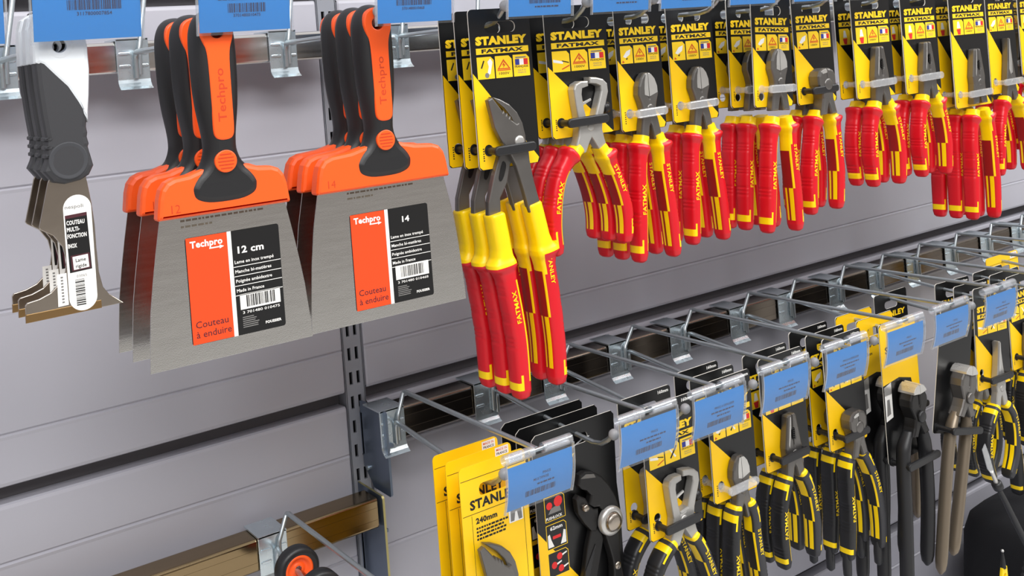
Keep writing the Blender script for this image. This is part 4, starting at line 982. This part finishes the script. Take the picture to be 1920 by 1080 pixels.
# long handled nippers: jaws with a wide cutting edge that runs towards the viewer
def nippers(label, steel_handles):
    t = thing('nippers', label, 'nippers'); mb = MB(Z0)
    body = 'gunmetal' if steel_handles else 'black_rubber'
    if steel_handles:
        mb.plate(rrect(-36, 36, -120, 42, 4), 0, 1.0, 'card_black', 0, [rrect(-14, 14, 20, 30, 4.5)], 'card_edge')
        mb.text('STANLEY', -30, 8, 7.6, -.62, 'print_yellow', 60, .045)
    else:
        mb.plate(rrect(-37, 37, -128, 42, 4), 0, 1.0, 'card_black', 0, [rrect(-16, 16, 18, 29, 4.5)], 'card_edge')
        y = -.62
        mb.flat([(-36.6, -32), (-36.6, 38), (-33, 41.6), (33, 41.6), (36.6, 38), (36.8, -104), (33, -116), (28, -70), (20, -34), (-4, -28)], y, 'card_yellow', [rrect(-16, 16, 18, 29, 4.5)])
        mb.text('STANLEY', -28, 5, 8.4, y - .06, 'ink_black', 56, .04)
        mb.text('225mm', -26, -5, 3.8, y - .06, 'ink_black', 16, .03)
        mb.flat([(-35, -76), (-21, -73), (-21, -44), (-35, -44)], y, 'label_white'); mb.flat([(-33, -70), (-25, -68), (-26, -50), (-31, -50)], y - .06, 'ink_grey')
        mb.plate([(-36, -34), (-22, -30), (-22, -44), (-36, -44)], -1.2, .6, 'steel', .1)
    mb.obj('backing_card', t)
    th, yc = 22, -15
    L = [(-.3, -44), (-12, -42), (-16.5, -50), (-17, -58), (-12, -68), (-9, -74), (-12, -84), (-17, -94), (-7, -96), (1, -82), (6, -74), (5, -66), (-.3, -58)]
    C_ = [(-.3, -33.5), (-3, -32.8), (-8, -35), (-12.4, -40.5), (-12.8, -43), (-.3, -44.6)]
    for k, mm_ in ((0, lambda p: p), (1, lambda p: mirror(p))):
        mb = MB(Z0)
        if steel_handles and not k: pass
        mb.plate(mm_(L), yc - .4 * k, th * (.8 if k else .84), 'gunmetal_dark' if not steel_handles else body, 2.4); j = mb.obj('jaw', t)
        mb = MB(Z0); mb.plate(mm_(C_), yc, th + 1.2, 'steel', .7); mb.obj('cutting_edge', j)
    bolt(0, -72, 7, yc - th / 2 - 1.2, body).obj('pivot', t)
    if steel_handles:
        pl = [(-12, -90), (-19, -110), (-22, -150), (-22, -210), (-21, -282)]; pr = [(11, -90), (14, -112), (12, -150), (8, -205), (3, -262)]
        rr = (5.6, 8.0)
    else:
        pl = [(-13, -88), (-24, -106), (-28, -135), (-31, -190), (-40, -292)]; pr = [(12, -88), (17, -106), (18, -135), (15, -190), (4, -258)]
        rr = (7.4, 9.0)
    for side, p in ((-1, pl), (1, pr)):
        q = cr(p, 8, False); mb = MB(Z0); rg = []
        for i, (x, z) in enumerate(q):
            e = min(i, len(q) - 1 - i); k = (.25, .78, .95)[e] if e < 3 and i > 3 else (.7 + .3 * min(1, i / 8))
            rg.append([(x + rr[0] * k * math.cos(2 * PI * n / 16), yc + 1 + rr[1] * k * math.sin(2 * PI * n / 16), z) for n in range(16)])
        mb.loft(rg, 'bronze_steel' if steel_handles else 'black_rubber'); h = mb.obj('handle', t)
        if not steel_handles and side > 0:
            mb = MB(Z0); r = random.Random(9); z = -112
            while z > -150:
                w_ = r.uniform(2, 5); mb.flat([(20.5, z - w_), (22.6, z - w_), (22.6, z), (20.5, z)], -20.4, 'label_white'); z -= w_ + 1.2
            mb.obj('grip_print', h)
    strap(60, -112 if steel_handles else -126, 'black_rubber', 0, -29, 27, .02, -27).obj('tie_strap', t)
    return t
t = nippers('x', False)
stack(t, 1120, (801, 833, 864), ['frontmost black handled nippers on a yellow card, handles hanging lowest', 'middle black handled nippers on a yellow card', 'rearmost black handled nippers on a yellow card'], LZ, 'long handled nippers', 0)
t = nippers('x', True)
t2 = t
stack(t, 1228, (785, 885), ['front long bare metal nippers hanging askew', 'rear long bare metal nippers in the shade of the front pair'], LZ + 2, 'long handled nippers')
t.rotation_euler = (0, R_(14.5), 0)
t = carded('lnose', 82, -94, 'blk', 'x', icons=1, upper=False, mm=True, strap_m='black_rubber', path='bow', strap_z=-78, metal='cast_steel')
stack(t, 1338, (806, 834, 862), names('black and yellow long nose pliers', 'with bowed grips', 3), LZ, GL, R_(3.0))
t = carded('com', 76, -88, 'blk', 'x', icons=1, upper=False, mm=True, strap_m='black_rubber')
stack(t, 1425, (811, 835, 860), names('black and yellow pliers', 'cut by the right edge', 3), LZ, GL)
# plain yellow card on the hook after that
t = thing('slip_joint_pliers', 'yellow card hanging beyond the black cards at the right edge', 'pliers'); yellow_card().obj('backing_card', t)
for part, mb in head('pump', 'gunmetal', 0): mb.obj(part, t)
for side, p in ((-1, PATHS['pump'][0]), (1, PATHS['pump'][1])): handle(p, side, 'blk').obj('handle', t)
t.location = place(1508, 885, LZ + 4); t.scale = (1.2, 1, 1)

# ------------------------------------------------------------------ wheels, bag and the rod hanging in front of it
def make_wheel():
    t = thing('roller_wheel', 'x', 'wheel')
    mb = MB(0); mb.lathe([(13.2, -6.2), (15.5, -7.4), (18.2, -6.6), (19.6, -4.6), (19.6, 4.6), (18.2, 6.6), (15.5, 7.4), (13.2, 6.2), (13.2, -6.2)], (0, 0), 'black_rubber', 44); mb.obj('tyre', t)
    mb = MB(0); mb.lathe([(3.2, -3.6), (5.2, -4), (5.8, -2.6), (9.4, -3.2), (10.4, -5.8), (13.3, -6.0), (13.3, 6.0), (10.4, 5.8), (9.4, 3.2), (5.8, 2.6), (5.2, 4), (3.2, 3.6), (3.2, -3.6)], (0, 0), 'orange_plastic', 44); mb.obj('hub', t)
    return t
w = make_wheel()
w.location = (.3635, -.098, -.4445); w['label'] = 'rear orange wheel with black tyre on the bottom left hook'; w['group'] = 'roller wheels'
dup(w, (.3635, -.145, -.449), 'front orange wheel with black tyre, cut by the bottom edge', 'roller wheels')
mb = MB(0); mb.cyl((0, -18, 0), (0, 20, 0), 3.1, 'stainless_warm', 16)
s = mb.obj('spacer_sleeve', loc=(.3635, -.1215, -.4468)); tag(s, 'metal spacer sleeve between the two orange wheels', 'sleeve')

# soft black bag standing on the base shelf
t = thing('tool_bag', 'black fabric tool bag standing under the pliers at the lower right', 'bag', (1.635, -.15, -.95))
def bag_ring(z, hx, hy, r, dx=0): return [(x + dx, y, z) for x, y in rrect(-hx, hx, -hy, hy, r, 6)]
mb = MB(0)
prof = [(0, 196, 92, 30), (8, 206, 100, 36), (60, 212, 106, 42), (120, 210, 104, 42), (172, 206, 102, 42), (196, 200, 96, 44), (208, 188, 84, 44), (215, 160, 60, 40), (218, 90, 24, 20)]
mb.loft([bag_ring(z, a, b, r) for z, a, b, r in prof], 'bag_fabric'); body = mb.obj('body', t)
mb = MB(0)
mb.tube([(x * 1.0, y, 200) for x, y in cr([(-188, -20), (-184, -74), (-140, -88), (0, -92), (140, -88), (184, -74), (188, -20)], 5, False)], 2.2, 'black_rubber', 6); mb.obj('piping', t)
mb = MB(0)
mb.tube(cr([(-70, -60, 206), (-66, -70, 250), (-30, -74, 268), (30, -74, 268), (66, -70, 250), (70, -60, 206)], 6, False), 6, 'bag_fabric', 8); mb.obj('carry_handle', t)

# black rod with a bare ferrule, leaning on the bag
t = thing('pickup_tool', 'black rod with metal ferrule and ribbed collar in front of the bag', 'tool', (1.226, -.247, -.575))
def P(x, z, y=0): return (x, y, z)
mb = MB(0); mb.tube([P(6, -14), P(20, -36), P(40, -70), P(62, -106), P(92, -152)], [3.0, 3.6, 4.2, 4.2, 4.2], 'black_rubber', 12); mb.obj('rod', t)
mb = MB(0); mb.tube([P(-3, 6), P(4, -8), P(8, -17)], [2.4, 2.8, 2.6], 'steel', 12); mb.obj('ferrule', t)
mb = MB(0); mb.tube([P(4.6, -9.8), P(5.4, -11.2), P(9.4, -18), P(10.2, -19.4)], [4.4, 6.6, 6.6, 4.6], 'black_rubber', 16); mb.obj('collar', t)
mb = MB(0); mb.plate([(-20, 38), (-13, 44), (-6, 28), (1, 6), (-4, 3), (-12, 12)], 0, 1.2, 'clear_strap', .2); mb.obj('hang_tab', t)
mb = MB(0)
for k in range(15):
    a = math.radians(200 - k * 9); c = (96, -164); ra, rb = 40, 50
    mb.tube([(c[0] + ra * math.cos(a), 2, c[1] + ra * math.sin(a)), (c[0] + rb * math.cos(a), 2, c[1] + rb * math.sin(a))], 2.2, 'black_rubber', 6)
mb.tube([(96 + 44 * math.cos(math.radians(202 - k * 6)), 2, -164 + 44 * math.sin(math.radians(202 - k * 6))) for k in range(24)], 3.4, 'black_rubber', 8)
mb.obj('ribbed_ring', t)
mb = MB(0)
mb.tube([(96 + 37 * math.cos(math.radians(205 - k * 6)), 0, -164 + 37 * math.sin(math.radians(205 - k * 6))) for k in range(24)], 1.1, 'bracket_zinc', 8); mb.obj('ring_wire', t)

t = thing('tape_tip', 'yellow forked tool tip in front of the black bag, cut by the bottom edge', 'tool', (1.226, -.247, -.69))
mb = MB(0); mb.plate([(2, -2), (12, -2), (14, -52), (8, -52), (8, -30), (2, -26), (-4, -40), (-9, -37)], 0, 4, 'yellow_plastic', .8, [circ(6, -12, 2.6, 12)]); mb.obj('body', t)
mb = MB(0); mb.tube([(6, 0, -3), (6.4, 0, 6), (7, 0, 16)], [3.8, 2.6, 1.2], 'black_rubber', 10); mb.obj('neck', t)
mb = MB(0); mb.ball((7.2, 0, 18), 2.0, 'steel'); mb.obj('ball_tip', t)
